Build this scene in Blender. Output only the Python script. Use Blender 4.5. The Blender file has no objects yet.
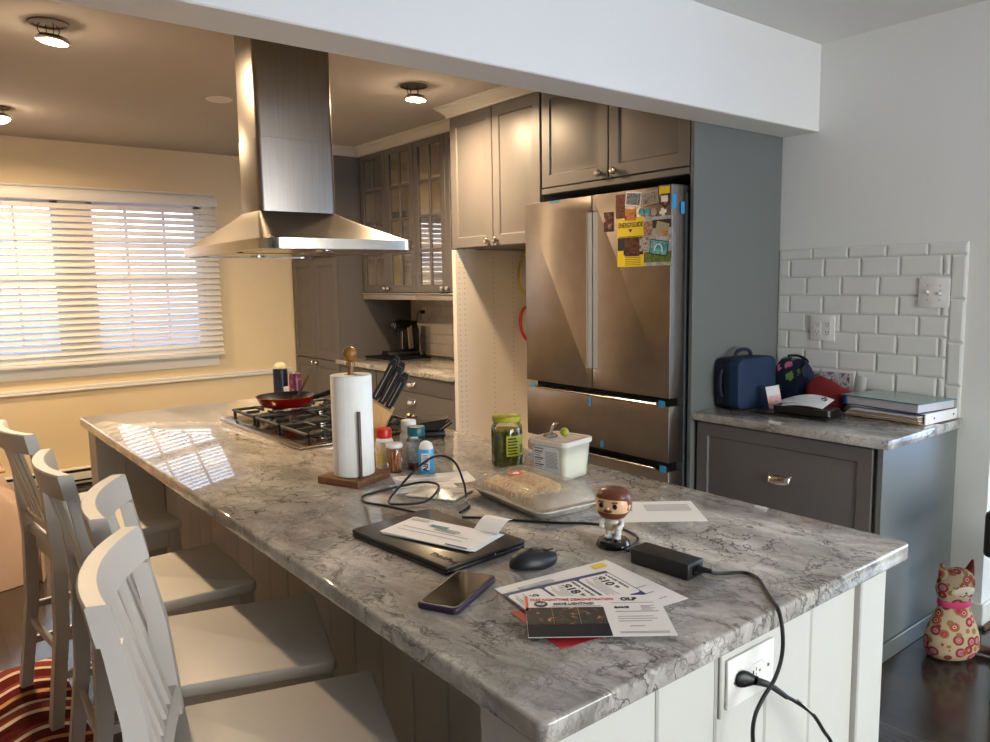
import bpy, bmesh, math, random
from mathutils import Matrix, Vector, Euler
random.seed(7)
PI = math.pi
scene = bpy.context.scene
COL = scene.collection

# ------------------------------------------------------------------ colours / materials
def lin(c):
    def f(v):
        v = v / 255.0
        return v / 12.92 if v <= 0.04045 else ((v + 0.055) / 1.055) ** 2.4
    return (f(c[0]), f(c[1]), f(c[2]), 1.0)

def new_mat(name):
    m = bpy.data.materials.new(name); m.use_nodes = True
    nt = m.node_tree; nt.nodes.clear()
    out = nt.nodes.new('ShaderNodeOutputMaterial')
    return m, nt, out

def pbsdf(nt, out, **kw):
    b = nt.nodes.new('ShaderNodeBsdfPrincipled')
    for k, v in kw.items(): b.inputs[k].default_value = v
    nt.links.new(b.outputs['BSDF'], out.inputs['Surface'])
    return b

def coords(nt, scale=(1, 1, 1), rot=(0, 0, 0), kind='Object'):
    tc = nt.nodes.new('ShaderNodeTexCoord'); mp = nt.nodes.new('ShaderNodeMapping')
    mp.inputs['Scale'].default_value = scale; mp.inputs['Rotation'].default_value = rot
    nt.links.new(tc.outputs[kind], mp.inputs['Vector'])
    return mp.outputs['Vector']

def noise(nt, vec, scale, detail=4, rough=0.55, dist=0.0):
    n = nt.nodes.new('ShaderNodeTexNoise'); n.inputs['Scale'].default_value = scale
    n.inputs['Detail'].default_value = detail; n.inputs['Roughness'].default_value = rough
    n.inputs['Distortion'].default_value = dist
    nt.links.new(vec, n.inputs['Vector'])
    return n

def ramp(nt, fac, stops, interp='LINEAR'):
    r = nt.nodes.new('ShaderNodeValToRGB'); e = r.color_ramp.elements
    r.color_ramp.interpolation = interp
    e[0].position, e[0].color = stops[0]; e[1].position, e[1].color = stops[-1]
    for p, c in stops[1:-1]:
        k = e.new(p); k.color = c
    nt.links.new(fac, r.inputs['Fac'])
    return r

def mixc(nt, fac, a, b, mode='MIX'):
    m = nt.nodes.new('ShaderNodeMix'); m.data_type = 'RGBA'; m.blend_type = mode
    def put(i, v):
        if hasattr(v, 'is_linked'): nt.links.new(v, m.inputs[i])
        else: m.inputs[i].default_value = v
    put(0, fac); put(6, a); put(7, b)
    return m.outputs[2]

def bump(nt, b, height, strength=0.2, dist=0.005):
    n = nt.nodes.new('ShaderNodeBump'); n.inputs['Strength'].default_value = strength
    n.inputs['Distance'].default_value = dist
    nt.links.new(height, n.inputs['Height']); nt.links.new(n.outputs['Normal'], b.inputs['Normal'])

def simple(name, rgb, rough=0.5, metal=0.0, var=0.04, scale=8.0, bmp=0.0, spec=0.5, coat=0.0, **kw):
    m, nt, out = new_mat(name)
    c = lin(rgb)
    b = pbsdf(nt, out, **{'Roughness': rough, 'Metallic': metal, 'Specular IOR Level': spec, 'Coat Weight': coat})
    for k, v in kw.items(): b.inputs[k].default_value = v
    v = coords(nt); n = noise(nt, v, scale)
    lo = tuple(min(1, x * (1 - var)) for x in c[:3]) + (1,); hi = tuple(min(1, x * (1 + var)) for x in c[:3]) + (1,)
    r = ramp(nt, n.outputs['Fac'], [(0.3, lo), (0.7, hi)])
    nt.links.new(r.outputs['Color'], b.inputs['Base Color'])
    if bmp: bump(nt, b, n.outputs['Fac'], bmp)
    return m

def emit(name, rgb, strength):
    m, nt, out = new_mat(name)
    e = nt.nodes.new('ShaderNodeEmission'); e.inputs['Color'].default_value = lin(rgb); e.inputs['Strength'].default_value = strength
    nt.links.new(e.outputs[0], out.inputs['Surface']); return m

def thin_glass(name, tint=(255, 255, 255), gloss=0.12, rough=0.02, edge=0.7):
    m, nt, out = new_mat(name)
    t = nt.nodes.new('ShaderNodeBsdfTransparent'); t.inputs['Color'].default_value = lin(tint)
    g = nt.nodes.new('ShaderNodeBsdfGlossy'); g.inputs['Roughness'].default_value = rough
    lw = nt.nodes.new('ShaderNodeLayerWeight'); lw.inputs['Blend'].default_value = 0.25
    ma = nt.nodes.new('ShaderNodeMath'); ma.operation = 'MULTIPLY_ADD'
    ma.inputs[1].default_value = edge; ma.inputs[2].default_value = gloss
    nt.links.new(lw.outputs['Fresnel'], ma.inputs[0])
    mx = nt.nodes.new('ShaderNodeMixShader')
    nt.links.new(ma.outputs[0], mx.inputs[0]); nt.links.new(t.outputs[0], mx.inputs[1]); nt.links.new(g.outputs[0], mx.inputs[2])
    nt.links.new(mx.outputs[0], out.inputs['Surface']); return m

def milky(name, rgb, clear):
    m, nt, out = new_mat(name)
    b = nt.nodes.new('ShaderNodeBsdfPrincipled'); b.inputs['Base Color'].default_value = lin(rgb); b.inputs['Roughness'].default_value = 0.25
    t = nt.nodes.new('ShaderNodeBsdfTransparent'); mx = nt.nodes.new('ShaderNodeMixShader'); mx.inputs[0].default_value = clear
    nt.links.new(b.outputs[0], mx.inputs[1]); nt.links.new(t.outputs[0], mx.inputs[2]); nt.links.new(mx.outputs[0], out.inputs['Surface']); return m

def crinkle_glass(name):
    m, nt, out = new_mat(name)
    t = nt.nodes.new('ShaderNodeBsdfTransparent'); t.inputs['Color'].default_value = lin((242, 240, 236))
    g = nt.nodes.new('ShaderNodeBsdfPrincipled'); g.inputs['Base Color'].default_value = lin((226, 220, 210)); g.inputs['Roughness'].default_value = 0.12; g.inputs['Specular IOR Level'].default_value = 1.0; g.inputs['Coat Weight'].default_value = 1.0
    v = coords(nt); n = noise(nt, v, 60, 3)
    bp = nt.nodes.new('ShaderNodeBump'); bp.inputs['Strength'].default_value = 0.9; bp.inputs['Distance'].default_value = 0.01
    nt.links.new(n.outputs['Fac'], bp.inputs['Height']); nt.links.new(bp.outputs['Normal'], g.inputs['Normal'])
    mx = nt.nodes.new('ShaderNodeMixShader'); mx.inputs[0].default_value = 0.36
    nt.links.new(t.outputs[0], mx.inputs[1]); nt.links.new(g.outputs[0], mx.inputs[2])
    nt.links.new(mx.outputs[0], out.inputs['Surface']); return m

def steel(name, rgb, rough=0.3, scale=(4, 4, 220), aniso=0.0, bmp=0.03):
    m, nt, out = new_mat(name)
    b = pbsdf(nt, out, **{'Metallic': 1.0, 'Roughness': rough, 'Anisotropic': aniso})
    v = coords(nt, scale); n = noise(nt, v, 3.0, 3)
    c = lin(rgb)
    r = ramp(nt, n.outputs['Fac'], [(0.25, tuple(x * .9 for x in c[:3]) + (1,)), (0.75, tuple(min(1, x * 1.08) for x in c[:3]) + (1,))])
    nt.links.new(r.outputs['Color'], b.inputs['Base Color'])
    bump(nt, b, n.outputs['Fac'], bmp, 0.001)
    return m

def marble(name):
    m, nt, out = new_mat(name)
    b = pbsdf(nt, out, **{'Roughness': 0.035, 'Specular IOR Level': 0.6})
    v = coords(nt)
    warp = noise(nt, v, 2.4, 5, 0.65)
    vm = nt.nodes.new('ShaderNodeVectorMath'); vm.operation = 'MULTIPLY_ADD'
    vm.inputs[1].default_value = (0.22, 0.22, 0.22); nt.links.new(warp.outputs['Color'], vm.inputs[0]); nt.links.new(v, vm.inputs[2])
    wv = vm.outputs[0]
    st = nt.nodes.new('ShaderNodeMapping'); st.inputs['Rotation'].default_value = (0, 0, 0.45); st.inputs['Scale'].default_value = (2.2, 0.8, 1.0)
    nt.links.new(wv, st.inputs['Vector'])
    cl = noise(nt, st.outputs['Vector'], 3.4, 10, 0.72, 0.25)
    base = ramp(nt, cl.outputs['Fac'], [(0.27, lin((106, 103, 100))), (0.42, lin((146, 142, 137))), (0.53, lin((176, 172, 165))), (0.68, lin((222, 219, 213)))])
    def veins(sc, width, amt, det, vec, dist=0.5):
        n = noise(nt, vec, sc, det, 0.65, dist)
        s = nt.nodes.new('ShaderNodeMath'); s.operation = 'SUBTRACT'; s.inputs[1].default_value = 0.5; nt.links.new(n.outputs['Fac'], s.inputs[0])
        a = nt.nodes.new('ShaderNodeMath'); a.operation = 'ABSOLUTE'; nt.links.new(s.outputs[0], a.inputs[0])
        return ramp(nt, a.outputs[0], [(0.0, (amt,) * 3 + (1,)), (width, (0, 0, 0, 1))]).outputs['Color']
    def crackle(sc, width, amt):
        w2 = noise(nt, v, sc * 1.3, 4, 0.6)
        q = nt.nodes.new('ShaderNodeVectorMath'); q.operation = 'MULTIPLY_ADD'; q.inputs[1].default_value = (1.6 / sc,) * 3
        nt.links.new(w2.outputs['Color'], q.inputs[0]); nt.links.new(wv, q.inputs[2])
        vo = nt.nodes.new('ShaderNodeTexVoronoi'); vo.feature = 'DISTANCE_TO_EDGE'; vo.inputs['Scale'].default_value = sc
        nt.links.new(q.outputs[0], vo.inputs['Vector'])
        return ramp(nt, vo.outputs['Distance'], [(0.0, (amt,) * 3 + (1,)), (width, (0, 0, 0, 1))]).outputs['Color']
    def mask(sc, lo, hi, seed):
        mp = nt.nodes.new('ShaderNodeMapping'); mp.inputs['Location'].default_value = seed; nt.links.new(v, mp.inputs['Vector'])
        n = noise(nt, mp.outputs['Vector'], sc, 4, 0.6)
        return ramp(nt, n.outputs['Fac'], [(lo, (0, 0, 0, 1)), (hi, (1, 1, 1, 1))]).outputs['Color']
    long_ = mixc(nt, 1.0, veins(2.6, 0.014, 0.85, 8, st.outputs['Vector']), mask(1.9, 0.42, 0.6, (3, 1, 0)), 'MULTIPLY')
    crk = mixc(nt, 1.0, crackle(13, 0.045, 0.95), mask(3.4, 0.45, 0.6, (7, 2, 0)), 'MULTIPLY')
    fine = mixc(nt, 1.0, crackle(34, 0.06, 0.7), mask(4.5, 0.47, 0.62, (1, 9, 0)), 'MULTIPLY')
    c0 = mixc(nt, mask(1.4, 0.5, 0.7, (5, 5, 2)), base.outputs['Color'], mixc(nt, 0.55, base.outputs['Color'], lin((172, 156, 134))))
    c1 = mixc(nt, long_, c0, lin((84, 78, 72)))
    c2 = mixc(nt, crk, c1, lin((58, 55, 54)))
    c3 = mixc(nt, fine, c2, lin((70, 66, 64)))
    nt.links.new(c3, b.inputs['Base Color'])
    return m

def wood_floor(name):
    m, nt, out = new_mat(name)
    b = pbsdf(nt, out, **{'Roughness': 0.16})
    v = coords(nt, (1, 1, 1), (0, 0, PI / 2))
    br = nt.nodes.new('ShaderNodeTexBrick'); nt.links.new(v, br.inputs['Vector'])
    br.inputs['Scale'].default_value = 1.0; br.inputs['Brick Width'].default_value = 1.1; br.inputs['Row Height'].default_value = 0.085
    br.inputs['Mortar Size'].default_value = 0.0016; br.inputs['Color1'].default_value = lin((66, 57, 50)); br.inputs['Color2'].default_value = lin((54, 47, 41))
    br.inputs['Mortar'].default_value = lin((24, 18, 15)); br.inputs['Bias'].default_value = 0.0
    v2 = coords(nt, (30, 1.6, 1)); n = noise(nt, v2, 2.0, 6, 0.6)
    r = ramp(nt, n.outputs['Fac'], [(0.3, (0.6, 0.6, 0.6, 1)), (0.7, (1.15, 1.1, 1.05, 1))])
    c = mixc(nt, 1.0, br.outputs['Color'], r.outputs['Color'], 'MULTIPLY')
    nt.links.new(c, b.inputs['Base Color']); bump(nt, b, br.outputs['Fac'], -0.15, 0.002)
    return m

def wood(name, a, bcol, scale=(2, 14, 2), rough=0.4):
    m, nt, out = new_mat(name)
    b = pbsdf(nt, out, **{'Roughness': rough})
    v = coords(nt, scale); n = noise(nt, v, 9, 6, 0.6, 0.5)
    r = ramp(nt, n.outputs['Fac'], [(0.3, lin(a)), (0.7, lin(bcol))])
    nt.links.new(r.outputs['Color'], b.inputs['Base Color']); return m

def photo(name, cols, scale=30, rough=0.3):
    m, nt, out = new_mat(name)
    b = pbsdf(nt, out, **{'Roughness': rough})
    v = coords(nt); n = noise(nt, v, scale, 3, 0.6, 0.4)
    st = [(0.3 + 0.4 * i / max(1, len(cols) - 1), lin(c)) for i, c in enumerate(cols)]
    r = ramp(nt, n.outputs['Fac'], st)
    nt.links.new(r.outputs['Color'], b.inputs['Base Color']); return m

def rug_mat(name):
    m, nt, out = new_mat(name)
    b = pbsdf(nt, out, **{'Roughness': 0.95, 'Specular IOR Level': 0.1})
    v = coords(nt)
    sp = nt.nodes.new('ShaderNodeSeparateXYZ'); nt.links.new(v, sp.inputs[0])
    # wavy bands running across x, repeated along y
    sn = nt.nodes.new('ShaderNodeMath'); sn.operation = 'SINE'
    mu = nt.nodes.new('ShaderNodeMath'); mu.operation = 'MULTIPLY'; mu.inputs[1].default_value = 17.0
    nt.links.new(sp.outputs['X'], mu.inputs[0]); nt.links.new(mu.outputs[0], sn.inputs[0])
    ma = nt.nodes.new('ShaderNodeMath'); ma.operation = 'MULTIPLY_ADD'; ma.inputs[1].default_value = 0.04
    nt.links.new(sn.outputs[0], ma.inputs[0]); nt.links.new(sp.outputs['Y'], ma.inputs[2])
    n = noise(nt, v, 3.0, 2)
    ma2 = nt.nodes.new('ShaderNodeMath'); ma2.operation = 'MULTIPLY_ADD'; ma2.inputs[1].default_value = 0.09
    nt.links.new(n.outputs['Fac'], ma2.inputs[0]); nt.links.new(ma.outputs[0], ma2.inputs[2])
    k = nt.nodes.new('ShaderNodeMath'); k.operation = 'MULTIPLY'; k.inputs[1].default_value = 2.8; nt.links.new(ma2.outputs[0], k.inputs[0])
    fr = nt.nodes.new('ShaderNodeMath'); fr.operation = 'FRACT'; nt.links.new(k.outputs[0], fr.inputs[0])
    R1, R2, C, G = lin((92, 30, 28)), lin((132, 62, 54)), lin((214, 196, 172)), lin((188, 140, 92))
    r = ramp(nt, fr.outputs[0], [(0.0, R1), (0.16, C), (0.22, R2), (0.36, C), (0.42, R1), (0.58, G), (0.66, R1), (0.82, C), (0.88, R2), (0.95, R1)], 'CONSTANT')
    nt.links.new(r.outputs['Color'], b.inputs['Base Color'])
    n2 = noise(nt, v, 400, 2); bump(nt, b, n2.outputs['Fac'], 0.5, 0.003)
    return m

def cat_fabric(name):
    m, nt, out = new_mat(name)
    b = pbsdf(nt, out, **{'Roughness': 0.9, 'Specular IOR Level': 0.1})
    v = coords(nt)
    vo = nt.nodes.new('ShaderNodeTexVoronoi'); vo.inputs['Scale'].default_value = 29; vo.inputs['Randomness'].default_value = 0.75
    nt.links.new(v, vo.inputs['Vector'])
    ring = ramp(nt, vo.outputs['Distance'], [(0.0, lin((120, 30, 40))), (0.13, lin((226, 190, 170))), (0.2, lin((190, 52, 74))), (0.33, lin((150, 110, 70))), (0.5, lin((186, 164, 134)))], 'CONSTANT')
    hue = nt.nodes.new('ShaderNodeSeparateColor'); nt.links.new(vo.outputs['Color'], hue.inputs[0])
    alt = ramp(nt, vo.outputs['Distance'], [(0.0, lin((206, 150, 60))), (0.1, lin((120, 128, 122))), (0.22, lin((214, 110, 130))), (0.32, lin((138, 60, 50))), (0.54, lin((186, 164, 134)))], 'CONSTANT')
    st = ramp(nt, hue.outputs[0], [(0.0, (0, 0, 0, 1)), (0.55, (1, 1, 1, 1))], 'CONSTANT')
    nt.links.new(mixc(nt, st.outputs['Color'], ring.outputs['Color'], alt.outputs['Color']), b.inputs['Base Color'])
    return m

def floral(name):
    m, nt, out = new_mat(name)
    b = pbsdf(nt, out, **{'Roughness': 0.75})
    v = coords(nt)
    wob = noise(nt, v, 60, 2)
    vm = nt.nodes.new('ShaderNodeVectorMath'); vm.operation = 'MULTIPLY_ADD'; vm.inputs[1].default_value = (0.03, 0.03, 0.03)
    nt.links.new(wob.outputs['Color'], vm.inputs[0]); nt.links.new(v, vm.inputs[2])
    vo = nt.nodes.new('ShaderNodeTexVoronoi'); vo.inputs['Scale'].default_value = 16; nt.links.new(vm.outputs[0], vo.inputs['Vector'])
    sc = nt.nodes.new('ShaderNodeSeparateColor'); nt.links.new(vo.outputs['Color'], sc.inputs[0])
    fl = ramp(nt, sc.outputs[0], [(0.0, lin((206, 66, 104))), (0.3, lin((120, 160, 84))), (0.55, lin((18, 24, 58))), (0.75, lin((214, 120, 150)))], 'CONSTANT')
    mask = ramp(nt, vo.outputs['Distance'], [(0.3, (1, 1, 1, 1)), (0.36, (0, 0, 0, 1))])
    nt.links.new(mixc(nt, mask.outputs['Color'], lin((14, 20, 52)), fl.outputs['Color']), b.inputs['Base Color'])
    return m

def translucent_slat(name):
    m, nt, out = new_mat(name)
    d = nt.nodes.new('ShaderNodeBsdfDiffuse'); d.inputs['Color'].default_value = lin((236, 230, 220))
    t = nt.nodes.new('ShaderNodeBsdfTranslucent'); t.inputs['Color'].default_value = lin((232, 232, 236))
    v = coords(nt, (1, 1, 8)); n = noise(nt, v, 3.0, 3)
    r = ramp(nt, n.outputs['Fac'], [(0.0, (0.18,) * 3 + (1,)), (1.0, (0.22,) * 3 + (1,))])
    mx = nt.nodes.new('ShaderNodeMixShader'); nt.links.new(r.outputs['Color'], mx.inputs[0])
    nt.links.new(d.outputs[0], mx.inputs[1]); nt.links.new(t.outputs[0], mx.inputs[2])
    nt.links.new(mx.outputs[0], out.inputs['Surface']); return m

W_ = {}
def mats():
    M = W_
    M['wall_near'] = simple('wall_paint_white', (228, 228, 222), 0.75, var=0.012, scale=3)
    M['wall_warm'] = simple('wall_paint_cream', (228, 208, 170), 0.75, var=0.015, scale=3)
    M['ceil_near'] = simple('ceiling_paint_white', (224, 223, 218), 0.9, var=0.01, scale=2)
    M['ceil'] = simple('ceiling_paint_dimmed', (188, 180, 172), 0.9, var=0.01, scale=2)  # darker than the dining ceiling: its weak indirect light is put into the colour
    M['trim'] = simple('trim_white', (226, 222, 214), 0.45, var=0.01)
    M['floor'] = wood_floor('floor_planks')
    M['cab'] = simple('cabinet_grey_paint', (101, 97, 95), 0.44, var=0.02, scale=4)
    M['cab_light'] = simple('cabinet_crown_paint', (206, 201, 193), 0.4, var=0.02, scale=4)
    M['panel'] = simple('cabinet_panel_grey', (107, 110, 107), 0.34, var=0.015, scale=3)
    M['carcass'] = simple('carcass_white', (216, 210, 202), 0.5, var=0.015, scale=4)
    M['gap'] = simple('shadow_gap_dark', (22, 21, 21), 0.8)
    M['cab_inside'] = simple('cabinet_interior_lit', (232, 220, 200), 0.5, var=0.015, scale=4)  # brighter copy of the carcass white, the lit look is put into the colour
    M['rail'] = simple('cabinet_rail_paint', (150, 144, 138), 0.42, var=0.02, scale=4)
    M['hole'] = simple('pin_hole_dark', (104, 92, 80), 0.9)
    M['nickel'] = simple('polished_nickel', (206, 200, 190), 0.16, 1.0, var=0.03)
    M['marble'] = marble('quartzite_stone')
    M['white_paint'] = simple('white_island_paint', (199, 198, 193), 0.42, var=0.012, scale=4)
    M['stool'] = simple('stool_white_paint', (196, 191, 183), 0.42, var=0.02, scale=5)
    M['steel'] = steel('brushed_steel_hood', (150, 144, 137), 0.3, (60, 60, 1.5), 0.3)
    M['steel_fridge'] = steel('brushed_steel_fridge', (146, 136, 128), 0.32, (3, 3, 160), 0.4)
    M['steel_side'] = simple('fridge_side_grey', (74, 78, 81), 0.4, 0.3)
    M['steel_bright'] = simple('bright_steel', (190, 184, 176), 0.2, 1.0, var=0.05, scale=20)
    M['handle_strip'] = simple('handle_grey_reflection', (150, 158, 166), 0.5, 0.1)  # grey-blue reflection of the near room, painted into the pocket handles
    M['black'] = simple('black_plastic', (20, 20, 22), 0.42, var=0.1)
    M['black_gloss'] = simple('black_gloss', (14, 14, 15), 0.12, var=0.1)
    M['iron'] = simple('cast_iron', (24, 23, 23), 0.5, var=0.2, scale=40, bmp=0.1)
    M['rubber'] = simple('black_cable', (16, 16, 17), 0.45)
    M['tile'] = simple('white_glazed_tile', (222, 222, 217), 0.3, var=0.02, scale=5)
    M['grout'] = simple('grout', (206, 206, 200), 0.9)
    M['tile_warm'] = simple('white_glazed_tile_small', (206, 198, 188), 0.16, var=0.03, scale=5)
    M['blind'] = translucent_slat('blind_slat')
    M['glass'] = thin_glass('clear_glass', gloss=0.05)
    M['cab_glass'] = thin_glass('cabinet_glass', gloss=0.08, edge=0.35)
    M['clear_plastic'] = crinkle_glass('clear_crinkled_plastic')
    M['foil'] = simple('clear_base_tray', (206, 202, 196), 0.25, 0.25, var=0.2, scale=60, bmp=0.3)
    M['paper'] = simple('white_paper', (232, 232, 232), 0.7, var=0.01)
    M['paper_grey'] = simple('printed_grey_paper', (196, 196, 198), 0.7, var=0.05, scale=60)
    M['ink'] = simple('black_ink', (28, 28, 32), 0.7)
    M['ink_grey'] = simple('grey_ink', (140, 140, 146), 0.7)
    M['ink_orange'] = simple('orange_red_ink', (206, 84, 58), 0.6)
    M['ink_blue'] = simple('navy_ink', (34, 56, 112), 0.5)
    M['ink_teal'] = simple('teal_ink', (40, 130, 140), 0.6)
    M['ink_yellow'] = simple('yellow_ink', (228, 206, 40), 0.6)
    M['ink_red'] = simple('red_ink', (196, 34, 40), 0.5)
    M['white_ink'] = simple('white_ink', (240, 240, 240), 0.6)
    M['red_card'] = simple('red_card', (168, 26, 44), 0.5)
    M['night'] = photo('night_garden_photo', [(8, 11, 14), (14, 19, 20), (24, 30, 28), (32, 34, 30), (104, 66, 42), (226, 176, 120)], 60, 0.65)
    M['navy_dark'] = simple('dark_navy_print', (16, 21, 34), 0.65, spec=0.2)
    M['walnut'] = wood('walnut_wood', (92, 58, 32), (140, 94, 54), (10, 3, 3))
    M['knob_wood'] = wood('knob_wood', (112, 74, 28), (150, 108, 48), (10, 10, 4), 0.25)
    M['dark_wood'] = wood('dark_stained_wood', (60, 36, 24), (84, 50, 32))
    M['block'] = wood('light_block_wood', (186, 140, 84), (216, 174, 116), (40, 40, 2), 0.45)
    M['towel'] = simple('paper_towel', (236, 236, 232), 0.95, var=0.02, scale=30, bmp=0.15, spec=0.1)
    M['kraft'] = simple('cardboard', (168, 132, 92), 0.9)
    M['red_enamel'] = simple('red_enamel', (140, 20, 18), 0.18)
    M['navy_can'] = simple('navy_canister', (18, 22, 46), 0.3)
    M['purple_can'] = photo('purple_can_print', [(56, 16, 42), (84, 26, 62), (92, 38, 72), (150, 130, 140)], 30)
    M['silver'] = simple('silver_rim', (186, 184, 180), 0.3, 0.9)
    M['cream_lid'] = simple('cream_plastic', (176, 168, 136), 0.4)
    M['red_cap'] = simple('red_cap', (196, 26, 28), 0.35)
    M['teal_cap'] = simple('teal_cap', (16, 88, 100), 0.35)
    M['white_plastic'] = simple('white_plastic', (232, 230, 226), 0.35)
    M['label_warm'] = photo('label_warm', [(240, 232, 214), (236, 206, 90), (240, 232, 222), (220, 120, 60)], 22)
    M['label_grey'] = photo('label_grey', [(206, 208, 206), (150, 156, 156), (214, 214, 212)], 70)
    M['gummies'] = photo('dark_red_contents', [(90, 20, 34), (140, 40, 50), (170, 150, 140)], 80)
    M['label_blue'] = photo('label_blue', [(40, 130, 200), (80, 170, 224), (70, 160, 220), (120, 196, 90)], 14)
    M['toothpick'] = photo('toothpicks', [(150, 70, 40), (206, 140, 84), (190, 110, 60), (96, 110, 60)], 90)
    M['laptop'] = simple('laptop_black', (46, 41, 37), 0.3, 0.25, var=0.06)
    M['laptop_edge'] = simple('laptop_edge', (16, 18, 28), 0.35)
    M['phone_case'] = simple('purple_phone_case', (44, 30, 54), 0.4)
    M['screen'] = simple('phone_screen', (20, 17, 15), 0.06, var=0.3, scale=12)
    M['mouse'] = simple('mouse_black', (24, 27, 33), 0.45)
    M['bread'] = photo('flaky_bread', [(176, 116, 62), (220, 176, 112), (240, 214, 160), (226, 186, 120)], 60, 0.6)
    M['brine'] = thin_glass('green_brine', (216, 218, 130), gloss=0.02)
    M['pickle'] = photo('pickle_skin', [(84, 94, 26), (124, 130, 40), (136, 140, 50), (170, 172, 84)], 30)
    M['lid_yellow'] = photo('yellow_green_lid', [(150, 150, 34), (172, 170, 44), (164, 162, 38), (70, 96, 30)], 24)
    M['label_yellow'] = simple('yellow_label', (186, 190, 44), 0.5)
    M['tub'] = milky('frosted_tub', (224, 222, 208), 0.5)
    M['curd'] = photo('cottage_cheese', [(226, 222, 196), (240, 238, 220), (214, 206, 170), (246, 244, 230)], 60, 0.6)
    M['tub_label'] = simple('white_tub_label', (218, 222, 224), 0.5)
    M['olive'] = simple('green_yellow_ball', (150, 152, 34), 0.35, var=0.2, scale=60)
    M['hair'] = simple('brown_hair', (104, 56, 36), 0.35, var=0.15)
    M['skin'] = simple('toy_skin', (220, 180, 140), 0.4)
    M['beige_cloth'] = simple('toy_beige', (206, 186, 152), 0.5)
    M['toy_white'] = simple('toy_white', (214, 214, 214), 0.4, var=0.1, scale=80)
    M['lunch_blue'] = simple('blue_fabric', (13, 38, 70), 0.7, var=0.08, scale=40, bmp=0.1)
    M['lunch_dark'] = simple('dark_navy_fabric', (18, 26, 50), 0.75, var=0.1, scale=50, bmp=0.1)
    M['floral'] = floral('floral_fabric')
    M['leather'] = simple('black_leather', (18, 17, 17), 0.4, var=0.2, scale=60, bmp=0.2)
    M['red_fabric'] = simple('red_fabric', (112, 12, 14), 0.8, var=0.1, scale=50, bmp=0.15)
    M['pink_paper'] = photo('pink_paper', [(226, 150, 156), (236, 190, 190), (240, 226, 222)], 60)
    M['folder'] = simple('manila_folder', (196, 158, 104), 0.7)
    M['sheet_protector'] = simple('grey_green_cover', (150, 164, 160), 0.12, var=0.03)
    M['binder_edge'] = simple('binder_blue', (24, 48, 110), 0.4)
    M['blue_tape'] = simple('blue_tape', (48, 140, 196), 0.5)
    M['yellow'] = simple('yellow_label_paper', (240, 212, 20), 0.5)
    M['cat'] = cat_fabric('cat_fabric'); M['cat_face'] = simple('cat_face_linen', (222, 206, 182), 0.9)
    M['pink'] = simple('pink_ribbon', (206, 60, 110), 0.7)
    M['rug'] = rug_mat('rug_waves')
    M['cloth'] = simple('drop_cloth', (186, 160, 144), 0.9, var=0.06, scale=5, bmp=0.5, spec=0.1)
    M['cloth2'] = simple('beige_blanket', (170, 146, 116), 0.95, var=0.08, scale=10, bmp=0.2, spec=0.1)
    M['led'] = emit('led_lens', (255, 226, 180), 26.0)
    M['brown_trim'] = simple('shoe_moulding_brown', (96, 60, 40), 0.5)
    M['yellow_cord'] = simple('yellow_rope', (196, 176, 30), 0.6)
    M['red_cord'] = simple('red_strap', (196, 60, 44), 0.6)
    return M
M = mats()

# ------------------------------------------------------------------ mesh helpers
def T(x, y, z): return Matrix.Translation((x, y, z))
def RZ(a): return Matrix.Rotation(a, 4, 'Z')
def RX(a): return Matrix.Rotation(a, 4, 'X')
def RY(a): return Matrix.Rotation(a, 4, 'Y')
def axes(o, x, y, z):
    m = Matrix.Identity(4)
    for i, v in enumerate((x, y, z)):
        v = Vector(v).normalized()
        for r in range(3): m[r][i] = v[r]
    m.translation = Vector(o); return m
def FX(x, y, z): return axes((x, y, z), (0, -1, 0), (0, 0, 1), (-1, 0, 0))   # a face that looks towards -X
def FY(x, y, z): return axes((x, y, z), (1, 0, 0), (0, 0, 1), (0, -1, 0))    # a face that looks towards -Y

def smooth_path(pts, n=8):
    P = [Vector(p) for p in pts]
    if len(P) < 3: return P
    out = []
    for i in range(len(P) - 1):
        p0 = P[max(i - 1, 0)]; p1 = P[i]; p2 = P[i + 1]; p3 = P[min(i + 2, len(P) - 1)]
        for k in range(n):
            t = k / n
            out.append(0.5 * ((2 * p1) + (-p0 + p2) * t + (2 * p0 - 5 * p1 + 4 * p2 - p3) * t * t + (-p0 + 3 * p1 - 3 * p2 + p3) * t ** 3))
    out.append(P[-1]); return out

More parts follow.
